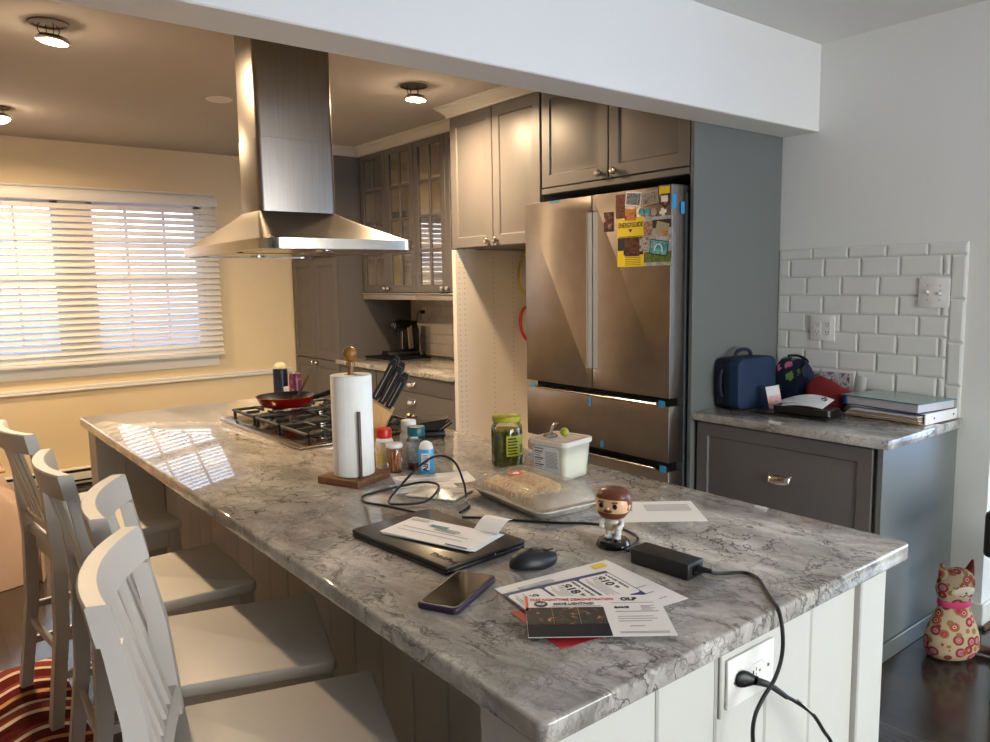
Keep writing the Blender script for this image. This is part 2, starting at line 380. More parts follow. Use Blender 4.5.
class MB:
    def __init__(s): s.bm = bmesh.new()
    def merge(s, b, Mx=None, mi=0):
        if Mx is not None: b.transform(Mx)
        for f in b.faces: f.material_index = mi
        me = bpy.data.meshes.new('tmp'); b.to_mesh(me); b.free()
        s.bm.from_mesh(me); bpy.data.meshes.remove(me); return s
    def box(s, x0, x1, y0, y1, z0, z1, bev=0, seg=2, Mx=None, mi=0):
        b = bmesh.new(); bmesh.ops.create_cube(b, size=1)
        for v in b.verts: v.co = Vector((x0 + (v.co.x + .5) * (x1 - x0), y0 + (v.co.y + .5) * (y1 - y0), z0 + (v.co.z + .5) * (z1 - z0)))
        if bev: bmesh.ops.bevel(b, geom=list(b.edges), offset=bev, segments=seg, affect='EDGES', profile=0.5)
        return s.merge(b, Mx, mi)
    def prism(s, poly, z0, z1, bev=0, seg=2, Mx=None, mi=0):
        b = bmesh.new(); n = len(poly)
        lo = [b.verts.new((p[0], p[1], z0)) for p in poly]; hi = [b.verts.new((p[0], p[1], z1)) for p in poly]
        fl = b.faces.new(lo[::-1]); fh = b.faces.new(hi)
        for i in range(n): b.faces.new((lo[i], lo[(i + 1) % n], hi[(i + 1) % n], hi[i]))
        bmesh.ops.recalc_face_normals(b, faces=b.faces)
        if bev:
            es = [e for e in b.edges if abs(e.verts[0].co.z - e.verts[1].co.z) < 1e-9]
            bmesh.ops.bevel(b, geom=es, offset=bev, segments=seg, affect='EDGES', profile=0.5)
        return s.merge(b, Mx, mi)
    def lathe(s, prof, seg=32, Mx=None, mi=0, a0=0.0, a1=2 * PI):
        b = bmesh.new(); rings = []; full = abs(a1 - a0 - 2 * PI) < 1e-6; ns = seg if full else seg + 1
        for r, z in prof:
            if r < 1e-6: rings.append([b.verts.new((0, 0, z))])
            else: rings.append([b.verts.new((r * math.cos(a0 + (a1 - a0) * k / seg), r * math.sin(a0 + (a1 - a0) * k / seg), z)) for k in range(ns)])
        for A, B in zip(rings, rings[1:]):
            m = max(len(A), len(B)); cnt = m if full else m - 1
            for k in range(cnt):
                k2 = (k + 1) % m
                a = A[k] if len(A) > 1 else A[0]; a2 = A[k2] if len(A) > 1 else A[0]
                c = B[k] if len(B) > 1 else B[0]; c2 = B[k2] if len(B) > 1 else B[0]
                vs = []
                for q in (a, a2, c2, c):
                    if q not in vs: vs.append(q)
                if len(vs) >= 3:
                    try: b.faces.new(vs)
                    except ValueError: pass
        bmesh.ops.recalc_face_normals(b, faces=b.faces)
        return s.merge(b, Mx, mi)
    def cyl(s, c, r, z0, z1, seg=28, bev=0, Mx=None, mi=0, r2=None):
        r2 = r if r2 is None else r2
        if bev: prof = [(0, z0), (r - bev, z0), (r, z0 + bev), (r2, z1 - bev), (r2 - bev, z1), (0, z1)]
        else: prof = [(0, z0), (r, z0), (r2, z1), (0, z1)]
        m = T(c[0], c[1], 0)
        return s.lathe(prof, seg, (Mx @ m) if Mx is not None else m, mi)
    def ball(s, c, r, sc=(1, 1, 1), Mx=None, mi=0, u=20, v=12):
        b = bmesh.new(); bmesh.ops.create_uvsphere(b, u_segments=u, v_segments=v, radius=r)
        m = T(*c) @ Matrix.Diagonal((sc[0], sc[1], sc[2], 1))
        return s.merge(b, (Mx @ m) if Mx is not None else m, mi)
    def tube(s, pts, r, seg=10, n=0, Mx=None, mi=0, r1=None):
        P = smooth_path(pts, n) if n else [Vector(p) for p in pts]
        b = bmesh.new(); rings = []; up = None; L = len(P)
        for i, p in enumerate(P):
            d = (P[min(i + 1, L - 1)] - P[max(i - 1, 0)])
            d = d.normalized() if d.length > 1e-9 else Vector((0, 0, 1))
            if up is None:
                up = Vector((0, 0, 1)) if abs(d.z) < 0.9 else Vector((1, 0, 0))
            up = (up - d * up.dot(d))
            up = up.normalized() if up.length > 1e-6 else d.orthogonal().normalized()
            sd = d.cross(up); rr = r if r1 is None else r + (r1 - r) * i / (L - 1)
            rings.append([b.verts.new(p + up * rr * math.cos(2 * PI * k / seg) + sd * rr * math.sin(2 * PI * k / seg)) for k in range(seg)])
        for A, B in zip(rings, rings[1:]):
            for k in range(seg): b.faces.new((A[k], A[(k + 1) % seg], B[(k + 1) % seg], B[k]))
        b.faces.new(rings[0][::-1]); b.faces.new(rings[-1])
        bmesh.ops.recalc_face_normals(b, faces=b.faces)
        return s.merge(b, Mx, mi)
    def bar(s, p, q, w, t, up=(0, 0, 1), bev=0, Mx=None, mi=0):
        p, q = Vector(p), Vector(q); d = q - p; L = d.length; d.normalize()
        u = Vector(up); u = (u - d * u.dot(d)).normalized(); sd = u.cross(d)
        m = axes(p, d, sd, u)
        return s.box(0, L, -w / 2, w / 2, -t / 2, t / 2, bev, 2, (Mx @ m) if Mx is not None else m, mi)
    def rings(s, w, h, rl, Mx=None, mi=0, back=None):
        # concentric rectangles (inset, depth) centred on the origin: a moulded panel
        b = bmesh.new(); R = []
        for ins, d in rl:
            x, y = w / 2 - ins, h / 2 - ins
            R.append([b.verts.new(q) for q in ((-x, -y, d), (x, -y, d), (x, y, d), (-x, y, d))])
        for A, B in zip(R, R[1:]):
            for k in range(4): b.faces.new((A[k], A[(k + 1) % 4], B[(k + 1) % 4], B[k]))
        b.faces.new(R[-1]); b.faces.new(R[0][::-1])
        bmesh.ops.recalc_face_normals(b, faces=b.faces)
        return s.merge(b, Mx, mi)
    def surf(s, f, nu, nv, thick=0.0, Mx=None, mi=0):
        b = bmesh.new(); g = [[b.verts.new(f(i / nu, j / nv)) for j in range(nv + 1)] for i in range(nu + 1)]
        for i in range(nu):
            for j in range(nv): b.faces.new((g[i][j], g[i + 1][j], g[i + 1][j + 1], g[i][j + 1]))
        b.normal_update()
        if thick: bmesh.ops.solidify(b, geom=list(b.faces), thickness=thick)
        bmesh.ops.recalc_face_normals(b, faces=b.faces)
        return s.merge(b, Mx, mi)
    def loft(s, ringlist, Mx=None, mi=0, cap=True):
        b = bmesh.new(); R = [[b.verts.new(p) for p in r] for r in ringlist]; n = len(R[0])
        for A, B in zip(R, R[1:]):
            for k in range(n): b.faces.new((A[k], A[(k + 1) % n], B[(k + 1) % n], B[k]))
        if cap: b.faces.new(R[0][::-1]); b.faces.new(R[-1])
        bmesh.ops.recalc_face_normals(b, faces=b.faces)
        return s.merge(b, Mx, mi)
    def text(s, body, size, Mx, width=None, bold=0.0, mi=0, depth=0.0003):
        cu = bpy.data.curves.new('tmp_text', 'FONT'); cu.body = body; cu.size = size
        cu.align_x = 'CENTER'; cu.align_y = 'CENTER'; cu.extrude = depth; cu.offset = bold; cu.resolution_u = 3
        ob = bpy.data.objects.new('tmp_text', cu); COL.objects.link(ob)
        dg = bpy.context.evaluated_depsgraph_get(); me = bpy.data.meshes.new_from_object(ob.evaluated_get(dg))
        bpy.data.objects.remove(ob); bpy.data.curves.remove(cu)
        b = bmesh.new(); b.from_mesh(me); bpy.data.meshes.remove(me)
        if width:
            xs = [v.co.x for v in b.verts]; k = width / max(1e-6, max(xs) - min(xs))
            for v in b.verts: v.co.x *= k
        return s.merge(b, Mx, mi)

def rrect(x0, x1, y0, y1, r, n=5):
    out = []
    for cx, cy, a in ((x1 - r, y1 - r, 0), (x0 + r, y1 - r, 90), (x0 + r, y0 + r, 180), (x1 - r, y0 + r, 270)):
        for k in range(n + 1):
            t = math.radians(a + 90 * k / n); out.append((cx + r * math.cos(t), cy + r * math.sin(t)))
    return out

def tag(o, label=None, cat=None, group=None, kind=None):
    if label: o['label'] = label
    if cat: o['category'] = cat
    if group: o['group'] = group
    if kind: o['kind'] = kind
    return o
def thing(name, label, cat, Mx=None, group=None):
    o = bpy.data.objects.new(name, None); COL.objects.link(o); o.empty_display_size = 0.05
    if Mx is not None: o.matrix_world = Mx
    return tag(o, label, cat, group)
def adopt(ch, par):
    ch.parent = par; ch.matrix_basis = par.matrix_basis.inverted() @ ch.matrix_basis
    for k in ('label', 'category'):
        if k in ch.keys(): del ch[k]
    return ch
def obj(name, mb, mat, parent=None, Mx=None, angle=35, label=None):
    me = bpy.data.meshes.new(name); mb.bm.to_mesh(me); mb.bm.free()
    for m in (mat if isinstance(mat, (list, tuple)) else [mat]): me.materials.append(M[m] if isinstance(m, str) else m)
    me.shade_smooth(); me.set_sharp_from_angle(angle=math.radians(angle))
    o = bpy.data.objects.new(name, me); COL.objects.link(o)
    if parent is not None: o.parent = parent
    if Mx is not None: o.matrix_basis = Mx
    if label: o['label'] = label
    return o
def struct(name, mb, mat, Mx=None, parent=None):
    o = obj(name, mb, mat, parent, Mx); o['kind'] = 'structure'; return o
def dup(root, Mx, label=None, group=None):
    r = root.copy(); COL.objects.link(r); r.matrix_basis = Mx
    if label: r['label'] = label
    if group: r['group'] = group
    for ch in list(root.children):
        c = ch.copy(); COL.objects.link(c); c.parent = r
        for g in ch.children:
            d = g.copy(); COL.objects.link(d); d.parent = c
    return r

# ------------------------------------------------------------------ the room
CZ = 0.86; XW = 3.408; YW = 6.28; ZC = 2.4885; YB0, YB1, ZB = 1.897, 2.073, 2.102
YE = 1.128; XL = -2.3; YS = -2.8; XD = -4.2
struct('floor', MB().box(XD - .1, 5.2, YS - .1, YW + .15, -0.06, 0), 'floor')
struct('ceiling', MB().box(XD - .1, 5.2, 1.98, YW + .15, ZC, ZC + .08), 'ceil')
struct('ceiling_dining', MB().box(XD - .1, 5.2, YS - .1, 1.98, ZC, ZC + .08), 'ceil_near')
# window wall with a double window
WX0, WX1, WZ0, WZ1 = 0.18, 2.0, 0.93, 2.07
w = MB(); w.box(XL, WX0, YW, YW + .14, 0, ZC); w.box(WX1, XW + .14, YW, YW + .14, 0, ZC)
w.box(WX0, WX1, YW, YW + .14, 0, WZ0); w.box(WX0, WX1, YW, YW + .14, WZ1, ZC)
struct('wall_window', w, 'wall_warm')
struct('wall_kitchen_side', MB().box(XL - .12, XL, YB1, YW + .14, 0, ZC), 'wall_warm')
struct('wall_dining_side', MB().box(XD - .12, XD, YS, YB1, 0, ZC), 'wall_near')
struct('wall_dining_far', MB().box(XD, XL - .12, YB0, YB1, 0, ZC), 'wall_near')
# wall behind the cabinets; it ends in a cased opening close to the camera
struct('wall_cabinets', MB().box(XW, XW + .14, YE, YW, 0, ZC), 'wall_near')
HY0, HY1, HZ0, HZ1 = -1.9, .55, .25, 2.15
w = MB(); w.box(5.0, 5.14, YS, HY0, 0, ZC).box(5.0, 5.14, HY1, YW + .14, 0, ZC).box(5.0, 5.14, HY0, HY1, 0, HZ0).box(5.0, 5.14, HY0, HY1, HZ1, ZC)
struct('wall_hall', w, 'wall_near')
hw_ = thing('window_3', None, None); hw_['kind'] = 'structure'
f = MB()
for y in (HY0, (HY0 + HY1) / 2, HY1): f.box(5.05, 5.10, y - .035, y + .035, HZ0, HZ1)
f.box(5.05, 5.10, HY0, HY1, HZ0, HZ0 + .06).box(5.05, 5.10, HY0, HY1, HZ1 - .06, HZ1)
obj('window_frame', f, 'trim', hw_)
obj('window_pane', MB().box(5.073, 5.077, HY0, HY1, HZ0, HZ1), 'glass', hw_)
struct('wall_dining_right', MB().box(XW, XW + .14, YS, -0.3, 0, ZC), 'wall_near')
# rear wall with a broad daylight window
BX0, BX1, BZ0, BZ1 = 0.2, 3.1, 0.4, 2.25
w = MB(); w.box(XD, BX0, YS - .14, YS, 0, ZC); w.box(BX1, 5.14, YS - .14, YS, 0, ZC)
w.box(BX0, BX1, YS - .14, YS, 0, BZ0); w.box(BX0, BX1, YS - .14, YS, BZ1, ZC)
struct('wall_rear', w, 'wall_near')
# dropped beam between the two rooms
struct('beam', MB().box(XL, XW, YB0, YB1, ZB, ZC, .004, 1), 'wall_near')
# chair rail and baseboards
rail = MB(); rail.box(XL, 2.7, YW - .028, YW, .695, .712, .004, 1).box(XL, 2.7, YW - .018, YW, .712, .735, .004, 1)
struct('trim_1', rail, 'trim')
struct('baseboard_window', MB().box(XL, 2.7, YW - .016, YW, 0, .09, .004, 1), 'trim')
bb = MB(); bb.box(XW - .014, XW + .154, YE - .014, YE + .096, 0, .10, .004, 1)
struct('baseboard_right', bb, 'trim')
sm = MB(); sm.box(XW - .03, XW + .16, YE - .032, YE - .015, 0, .018, .006, 2)
struct('trim_2', sm, 'brown_trim')
# window joinery
win = thing('window_1', None, None); win['kind'] = 'structure'
f = MB()
for x0, x1 in ((WX0, 1.0), (1.18, WX1)):
    f.box(x0, x0 + .045, YW + .05, YW + .09, WZ0, WZ1); f.box(x1 - .045, x1, YW + .05, YW + .09, WZ0, WZ1)
    f.box(x0, x1, YW + .05, YW + .09, WZ0, WZ0 + .05); f.box(x0, x1, YW + .05, YW + .09, WZ1 - .045, WZ1); f.box(x0, x1, YW + .045, YW + .095, 1.475, 1.525)
    for k in (1, 2):
        xm = x0 + (x1 - x0) * k / 3; f.box(xm - .009, xm + .009, YW + .055, YW + .085, WZ0, WZ1)
    for zz in (1.21, 1.79): f.box(x0, x1, YW + .055, YW + .085, zz - .009, zz + .009)
f.box(1.0, 1.18, YW + .02, YW + .11, WZ0, WZ1)
obj('window_frame', f, 'trim', win)
g = MB(); g.box(WX0, 1.0, YW + .068, YW + .072, WZ0, WZ1).box(1.18, WX1, YW + .068, YW + .072, WZ0, WZ1)
obj('window_pane', g, 'glass', win)
cs = MB(); cs.box(WX0 - .09, WX1 + .10, YW - .02, YW, WZ1 + .015, WZ1 + .085, .005, 1); cs.box(WX0 - .09, WX1 + .10, YW - .035, YW, WZ1 + .085, WZ1 + .10, .004, 1)
cs.box(WX0 - .09, WX1 + .075, YW - .016, YW, .80, .895, .004, 1)
cs.box(WX0 - .09, WX0, YW - .018, YW, WZ0, WZ1 + .02, .004, 1); cs.box(WX1, WX1 + .075, YW - .018, YW, .89, WZ1 + .02, .004, 1)
obj('window_casing', cs, 'trim', win)
rw = thing('window_2', None, None); rw['kind'] = 'structure'
f = MB()
for k in range(4):
    xm = BX0 + (BX1 - BX0) * k / 3; f.box(xm - .04, xm + .04, YS - .1, YS - .04, BZ0, BZ1)
f.box(BX0, BX1, YS - .1, YS - .04, BZ0, BZ0 + .06); f.box(BX0, BX1, YS - .1, YS - .04, BZ1 - .06, BZ1)
obj('window_frame', f, 'trim', rw)
obj('window_pane', MB().box(BX0, BX1, YS - .072, YS - .068, BZ0, BZ1), 'glass', rw)

# venetian blind hung over the kitchen window
bl = thing('window_blind', 'white slatted venetian blind lowered over the kitchen window', 'blind', T(1.1, YW - .05, .90))
BLX = 1.005
obj('headrail', MB().box(-BLX, BLX, -.03, .045, 1.165, 1.235, .006, 2), 'trim', bl)
sl = MB(); z = .035
while z < 1.145:
    sl.box(-BLX + .005, BLX - .005, -.024, .024, -.0012, .0012, 0, 1, T(0, 0, z) @ RX(math.radians(52)))
    z += .0455
obj('slats', sl, 'blind', bl)
obj('bottom_rail', MB().box(-BLX, BLX, -.024, .024, -.012, .012, .005, 2), 'trim', bl)
for x in (-.78, -.28, .28, .78):
    obj('ladder_cord', MB().tube([(x, -.0265, .01), (x, -.0265, 1.18)], .0012, 6), 'trim', bl)
obj('tilt_wand', MB().tube([(-.5, -.034, .55), (-.5, -.034, 1.17)], .004, 8), 'trim', bl)

# subway tile behind the near worktop, finished with a narrow border
def tile_wall(name, x, ylo, yhi, zlo, zhi, tw, th, border, mat, top=0.0):
    gb = MB().box(x - .004, x, ylo, yhi, zlo, zhi)
    def tile(y0, y1, z0, z1):
        if y1 - y0 < .012: return
        gb.rings(y1 - y0 - .003, z1 - z0 - .003, [(0, 0), (.0005, .0035), (.009 if min(y1 - y0, z1 - z0) > .03 else .004, .0065)], FX(x - .004, (y0 + y1) / 2, (z0 + z1) / 2), 1)
    zt = zhi
    if top:
        y = yhi
        while y > ylo + .001:
            y0 = max(ylo, y - tw); tile(y0, y, zhi - top, zhi); y = y0
        zt = zhi - top
    yr = ylo
    if border:
        zz = zt
        while zz > zlo + .001:
            z0 = max(zlo, zz - tw * 1.05); tile(ylo, ylo + border, z0, zz); zz = z0
        yr = ylo + border
    zz = zt; row = 0
    while zz > zlo + .004:
        z0 = max(zlo, zz - th); y = yhi; first = True
        while y > yr + .001:
            wd = tw * (.35 if (first and row % 2 == 0) else (.85 if first else 1)); first = False
            y0 = max(yr, y - wd); tile(y0, y, z0, zz); y = y0
        zz = z0; row += 1
    o = obj(name, gb, ['grout', mat], angle=4); o['kind'] = 'structure'; return o
tile_wall('wall_tile_near', XW, 1.245, 2.0765, CZ, 1.575, .170, .0845, .062, 'tile', .05)
tile_wall('wall_tile_far', XW, 3.88, 5.44, CZ, 1.34, .155, .0775, 0, 'tile_warm')

# ------------------------------------------------------------------ cabinet helpers
def door_mb(w, h, t=.02, fr=.06):
    return MB().rings(w, h, [(0, -t), (0, -.003), (.003, 0), (fr, 0), (fr + .006, -.007), (fr + .014, -.007), (fr + .040, -.0015)])
def knob(parent, Mx):
    k = MB().lathe([(0, 0), (.009, 0), (.008, .008), (.010, .012), (.0185, .018), (.019, .025), (.013, .032), (0, .034)], 18)
    return obj('knob', k, 'nickel', parent, Mx)
def cup_pull(parent, Mx, w=.088):
    m = MB()
    def f(u, v):
        a = -PI / 2 + u * PI; x = math.sin(a) * w / 2; e = max(0.0, math.cos(a)) ** .6
        t = v * PI / 2
        return Vector((x, .016 - (1 - math.cos(t)) * .034 * (.55 + .45 * e), .002 + math.sin(t) * .024 * e))
    m.surf(f, 18, 8, .002)
    m.box(-w / 2 - .004, w / 2 + .004, .012, .02, 0, .003, .001, 1)
    return obj('cup_pull', m, 'nickel', parent, Mx)
XP = 2.733
DX = XP + .02   # carcass front

# cabinet above the fridge
c = thing('wall_cabinet', 'grey two-door cabinet above the refrigerator', 'cabinet', T(XP, 2.576, 1.89), 'grey wall cabinets')
obj('body', MB().box(.021, .67, -.474, .474, 0, .54), 'cab', c)
for s in (1, -1):
    d = obj('door', door_mb(.47, .50), 'cab', c, FX(0, s * .2375, .285))
    knob(d, T(s * .188, -.222, 0))
obj('bottom_rail', MB().box(-.002, .02, -.474, .474, 0, .03, .003, 1), 'cab', c)
# tall cabinet above the empty niche
c = thing('wall_cabinet', 'pale-lit grey two-door cabinet above the open white niche', 'cabinet', T(XP, 3.468, 1.645), 'grey wall cabinets')
obj('body', MB().box(.021, .67, -.408, .408, 0, .785), 'cab', c)
for s in (1, -1):
    d = obj('door', door_mb(.404, .775), 'cab', c, FX(0, s * .2045, .39))
    knob(d, T(s * .164, -.356, 0))
# niche carcass below it
n = thing('open_cabinet', 'open white cabinet carcass with pin holes below the pale-lit cabinet', 'cabinet', T(XP, 3.46, 0))
sp = MB().box(.005, .655, .380, .398, 0, 1.64); obj('side_panel', sp, 'carcass', n)
obj('front_edge', MB().box(0, .006, .380, .418, 0, 1.64), 'carcass', n)
obj('back_panel', MB().box(.655, .668, -.375, .398, 0, 1.64), 'carcass', n)
obj('outer_panel', MB().box(.006, .668, .3985, .418, 0, 1.64), 'cab', n)
obj('side_panel', MB().box(.02, .655, -.393, -.375, 0, 1.64), 'carcass', n)
obj('base_board', MB().box(.02, .655, -.375, .380, .0, .08), 'carcass', n)
ho = MB()
for x in (.024, .062, .29, .45, .61):
    z = .22
    while z < 1.60:
        ho.cyl((0, 0), .0030, 0, .0008, 8, 0, axes((x, .3797, z), (1, 0, 0), (0, 0, 1), (0, -1, 0))); z += .032
obj('pin_hole_pattern', ho, 'hole', n)
# cords hanging in the niche
y0 = 3.826
tag(obj('rope_loop', MB().tube([(3.268, y0 - .012, 1.63), (3.235, y0 - .012, 1.57), (3.215, y0 - .012, 1.50), (3.222, y0 - .012, 1.42), (3.262, y0 - .012, 1.36), (3.31, y0 - .012, 1.33), (3.33, y0 - .012, 1.42), (3.30, y0 - .012, 1.56), (3.27, y0 - .012, 1.635)], .007, 8, 6), 'yellow_cord'),
    'yellow rope loop hanging inside the white niche', 'rope')
tag(obj('red_strap', MB().tube([(3.29, y0 - .014, 1.28), (3.245, y0 - .014, 1.26), (3.222, y0 - .014, 1.20), (3.232, y0 - .014, 1.12), (3.275, y0 - .014, 1.06), (3.32, y0 - .014, 1.04)], .010, 8, 6), 'red_cord'),
    'red curved strap hanging inside the white niche', 'strap')
# tall grey end panel beside the fridge
tag(obj('end_panel', MB().box(0, .672, -.0095, .0095, 0, 2.45, .001, 1), 'panel', None, T(XP, 2.0865, 0)), 'tall flat grey panel standing right of the refrigerator', 'panel')

# glass-door cabinets
XG = 2.96
def glass_cabinet(y0, y1, label):
    c = thing('glass_cabinet', label, 'cabinet', T(XG, y0, 1.375), 'glass-door wall cabinets')
    W, H, D = y1 - y0, 1.06, .44
    b = MB(); b.box(.021, D, 0, .018, 0, H).box(.021, D, W - .018, W, 0, H).box(.021, D, 0, W, 0, .018).box(.021, D, 0, W, H - .018, H).box(D - .012, D, 0, W, 0, H)
    obj('body', b, 'cab_inside', c)
    for z in (.27, .53, .79): obj('shelf', MB().box(.04, D - .012, .018, W - .018, z - .008, z + .008), 'cab_inside', c)
    dw = W / 2 - .003
    for s, yc in ((1, W * .75), (-1, W * .25)):
        m = MB(); w2, h2, fr = dw / 2, H / 2, .055
        m.box(-w2, -w2 + fr, -h2, h2, -.02, 0, .003, 1).box(w2 - fr, w2, -h2, h2, -.02, 0, .003, 1)
        m.box(-w2 + fr, w2 - fr, -h2, -h2 + fr, -.02, 0, .003, 1).box(-w2 + fr, w2 - fr, h2 - fr, h2, -.02, 0, .003, 1)
        m.box(-.011, .011, -h2 + fr, h2 - fr, -.017, -.003, .003, 1)
        for k in (1, 2, 3):
            zz = -h2 + fr + (2 * h2 - 2 * fr) * k / 4; m.box(-w2 + fr, w2 - fr, zz - .011, zz + .011, -.0172, -.0028, .003, 1)
        d = obj('door', m, 'cab', c, FX(0, yc, H / 2))
        obj('glass_pane', MB().box(-w2 + fr - .004, w2 - fr + .004, -h2 + fr - .004, h2 - fr + .004, -.012, -.009), 'cab_glass', d)
        knob(d, T(s * (w2 - .028), -h2 + .03, 0))
    lr = MB().box(-.006, .03, 0, W, -.055, -.012, .006, 2).box(-.014, .03, 0, W, -.016, -.004, .004, 1)
    obj('light_rail', lr, 'rail', c)
    obj('underside', MB().box(.03, D, 0, W, -.012, -.001), 'cab', c)
glass_cabinet(4.656, 5.432, 'grey glass-door cabinet beside the tall pantry')
glass_cabinet(3.882, 4.652, 'grey glass-door cabinet beside the niche cabinet')
# what stands behind the glass
def glassware(x, y, z, r, h, mat, name, label, cat, group):
    m = MB().lathe([(0, 0), (r * .8, 0), (r, h), (r - .004, h), (r * .8 - .004, .006), (0, .006)], 20)
    tag(obj(name, m, mat, None, T(x, y, z)), label, cat, group)
SH = 1.375
for y, z, r, h in ((5.30, .279, .036, .10), (5.20, .279, .036, .10), (5.12, .279, .036, .10)):
    glassware(XG + .25, y, SH + z, r, h, 'red_fabric', 'cup', 'dark red cup on a shelf behind the leftmost glass door', 'cup', 'red cups behind the glass')
for y in (4.98, 4.90, 4.82, 4.74):
    glassware(XG + .26, y, SH + .539, .033, .13, 'glass', 'drinking_glass', 'clear tumbler on a shelf behind the middle glass door', 'glass', 'tumblers behind the glass')
for y in (4.96, 4.86, 4.76):
    glassware(XG + .24, y, SH + .799, .03, .16, 'glass', 'drinking_glass', 'tall clear glass on the upper shelf behind the middle glass door', 'glass', 'tall glasses behind the glass')
for y in (5.34, 5.24):
    glassware(XG + .26, y, SH + .539, .04, .09, 'black', 'mug', 'dark mug on a shelf behind the leftmost glass door', 'mug', 'dark mugs behind the glass')
tag(obj('recipe_card', MB().box(-.075, .075, 0, .11, 0, .004), 'bread', None, FX(XG + .22, 4.88, SH + .019) @ RX(math.radians(-18))), 'brown picture card leaning behind the middle glass door', 'card')
for y, cc in ((4.56, 'paper_grey'), (4.47, 'paper'), (4.38, 'paper_grey')):
    glassware(XG + .25, y - .1, SH + .279, .035, .11, 'white_plastic', 'mug', 'white mug on a shelf behind the right glass door', 'mug', 'white mugs behind the glass')

# pantry
c = thing('pantry_cabinet', 'tall grey pantry cabinet in the far corner beside the window wall', 'cabinet', T(XP, 5.855, 0))
obj('body', MB().box(.021, .672, -.411, .411, .08, 2.43), 'cab', c)
obj('plinth', MB().box(.06, .66, -.405, .405, 0, .08), 'gap', c)
for s in (1, -1):
    for zc, hh in ((.47, .72), (1.245, .81), (2.045, .77)):
        d = obj('door', door_mb(.404, hh), 'cab', c, FX(0, s * .2045, zc))
        if zc < .5: knob(d, T(s * .172, .33, 0))
# left run of drawers with stone top
c = thing('drawer_cabinet', 'grey drawer cabinet with shiny cup pulls beside the white niche', 'cabinet', T(XP, 4.375, 0), 'grey base cabinets')
obj('body', MB().box(.021, .67, -.494, .494, .08, .822), 'cab', c)
obj('plinth', MB().box(.06, .66, -.49, .49, 0, .08), 'gap', c)
for i, (z0, z1) in enumerate(((.735, .818), (.595, .731), (.345, .591), (.09, .341))):
    zz0 = z0 if i else .70
    fr = MB().rings(.982, z1 - zz0, [(0, -.02), (0, -.003), (.003, 0), (.01, 0)])
    if i == 0: fr = MB().rings(.982, .112, [(0, -.02), (0, -.003), (.003, 0), (.01, 0)]); zc = .762
    elif i == 1: fr = MB().rings(.982, .132, [(0, -.02), (0, -.003), (.003, 0), (.01, 0)]); zc = .637
    else: zc = (z0 + z1) / 2 - .02
    d = obj('drawer', fr, 'cab', c, FX(0, 0, zc))
    if i < 2: cup_pull(d, T(-.01, 0, 0))
    else:
        knob(d, T(-.03, .10, 0)); knob(d, T(.04, .10, 0))
c = thing('base_cabinet', 'grey base cabinet squeezed between the drawers and the tall pantry', 'cabinet', T(XP, 5.155, 0), 'grey base cabinets')
obj('body', MB().box(.021, .67, -.282, .282, .08, .822), 'cab', c)
obj('door', door_mb(.556, .735), 'cab', c, FX(0, 0, .45))
obj('plinth', MB().box(.06, .66, -.28, .28, 0, .08), 'gap', c)
tag(obj('worktop', MB().prism([(2.70, 3.882), (3.399, 3.882), (3.399, 5.44), (2.70, 5.44)], .824, CZ, .005, 2), 'marble'), 'stone worktop under the glass cabinets with the coffee machine', 'worktop', 'stone worktops')

# crown moulding along the cabinet tops
prof = [(0, -.066), (.012, -.066), (.012, -.056), (.018, -.050), (.030, -.036), (.050, -.020), (.056, -.018), (.056, -.010), (.066, -.008), (.066, 0), (0, 0)]
path = [(XP, 2.10), (XP, 3.879), (XG, 3.879), (XG, 5.44), (XP, 5.44), (XP, 6.278)]
cm = MB()
def crown_rings():
    out = []
    for i, (x, y) in enumerate(path):
        ns = []
        for a, b in ((i - 1, i), (i, i + 1)):
            if 0 <= a and b < len(path):
                d = Vector((path[b][0] - path[a][0], path[b][1] - path[a][1])).normalized(); ns.append(Vector((-d.y, d.x)))
        n = ns[0] if len(ns) == 1 else (ns[0] + ns[1]) / (1 + ns[0].dot(ns[1]))
        out.append([Vector((x + n.x * o, y + n.y * o, ZC - .001 + z)) for o, z in prof])
    return out
cm.loft(crown_rings()); o = obj('trim_3', cm, 'cab_light', angle=12); o['kind'] = 'structure'
fl = MB().box(XP + .021, XW - .004, 2.1, 3.876, 2.43, ZC).box(XG + .02, XW - .004, 3.884, 5.436, 2.437, ZC).box(XP + .021, XW - .004, 5.444, 6.27, 2.43, ZC)
o = obj('trim_4', fl, 'cab'); o['kind'] = 'structure'

# near base cabinet on the right
c = thing('drawer_cabinet', 'dark grey drawer cabinet under the worktop with the lunch box', 'cabinet', T(2.757, 1.664, 0), 'grey base cabinets')
obj('body', MB().box(.021, .648, -.394, .40, .07, .823), 'cab', c)
for zc, hh in ((.595, .445), (.225, .285)):
    d = obj('drawer', door_mb(.775, hh, .02, .055), 'cab', c, FX(0, .01, zc)); cup_pull(d, T(.02, .04 if hh > .4 else 0, 0), .095)
obj('side_panel', MB().box(0, .648, -.414, -.3945, 0, .823, .001, 1), 'panel', c)
obj('skirting', MB().box(.002, .648, -.424, -.4145, 0, .07, .003, 1), 'panel', c)
tag(obj('worktop', MB().prism(rrect(2.735, 3.398, 1.2249, 2.0762, .006, 2), .8245, CZ, .005, 2), 'marble'), 'stone worktop with the lunch box and binders', 'worktop', 'stone worktops')

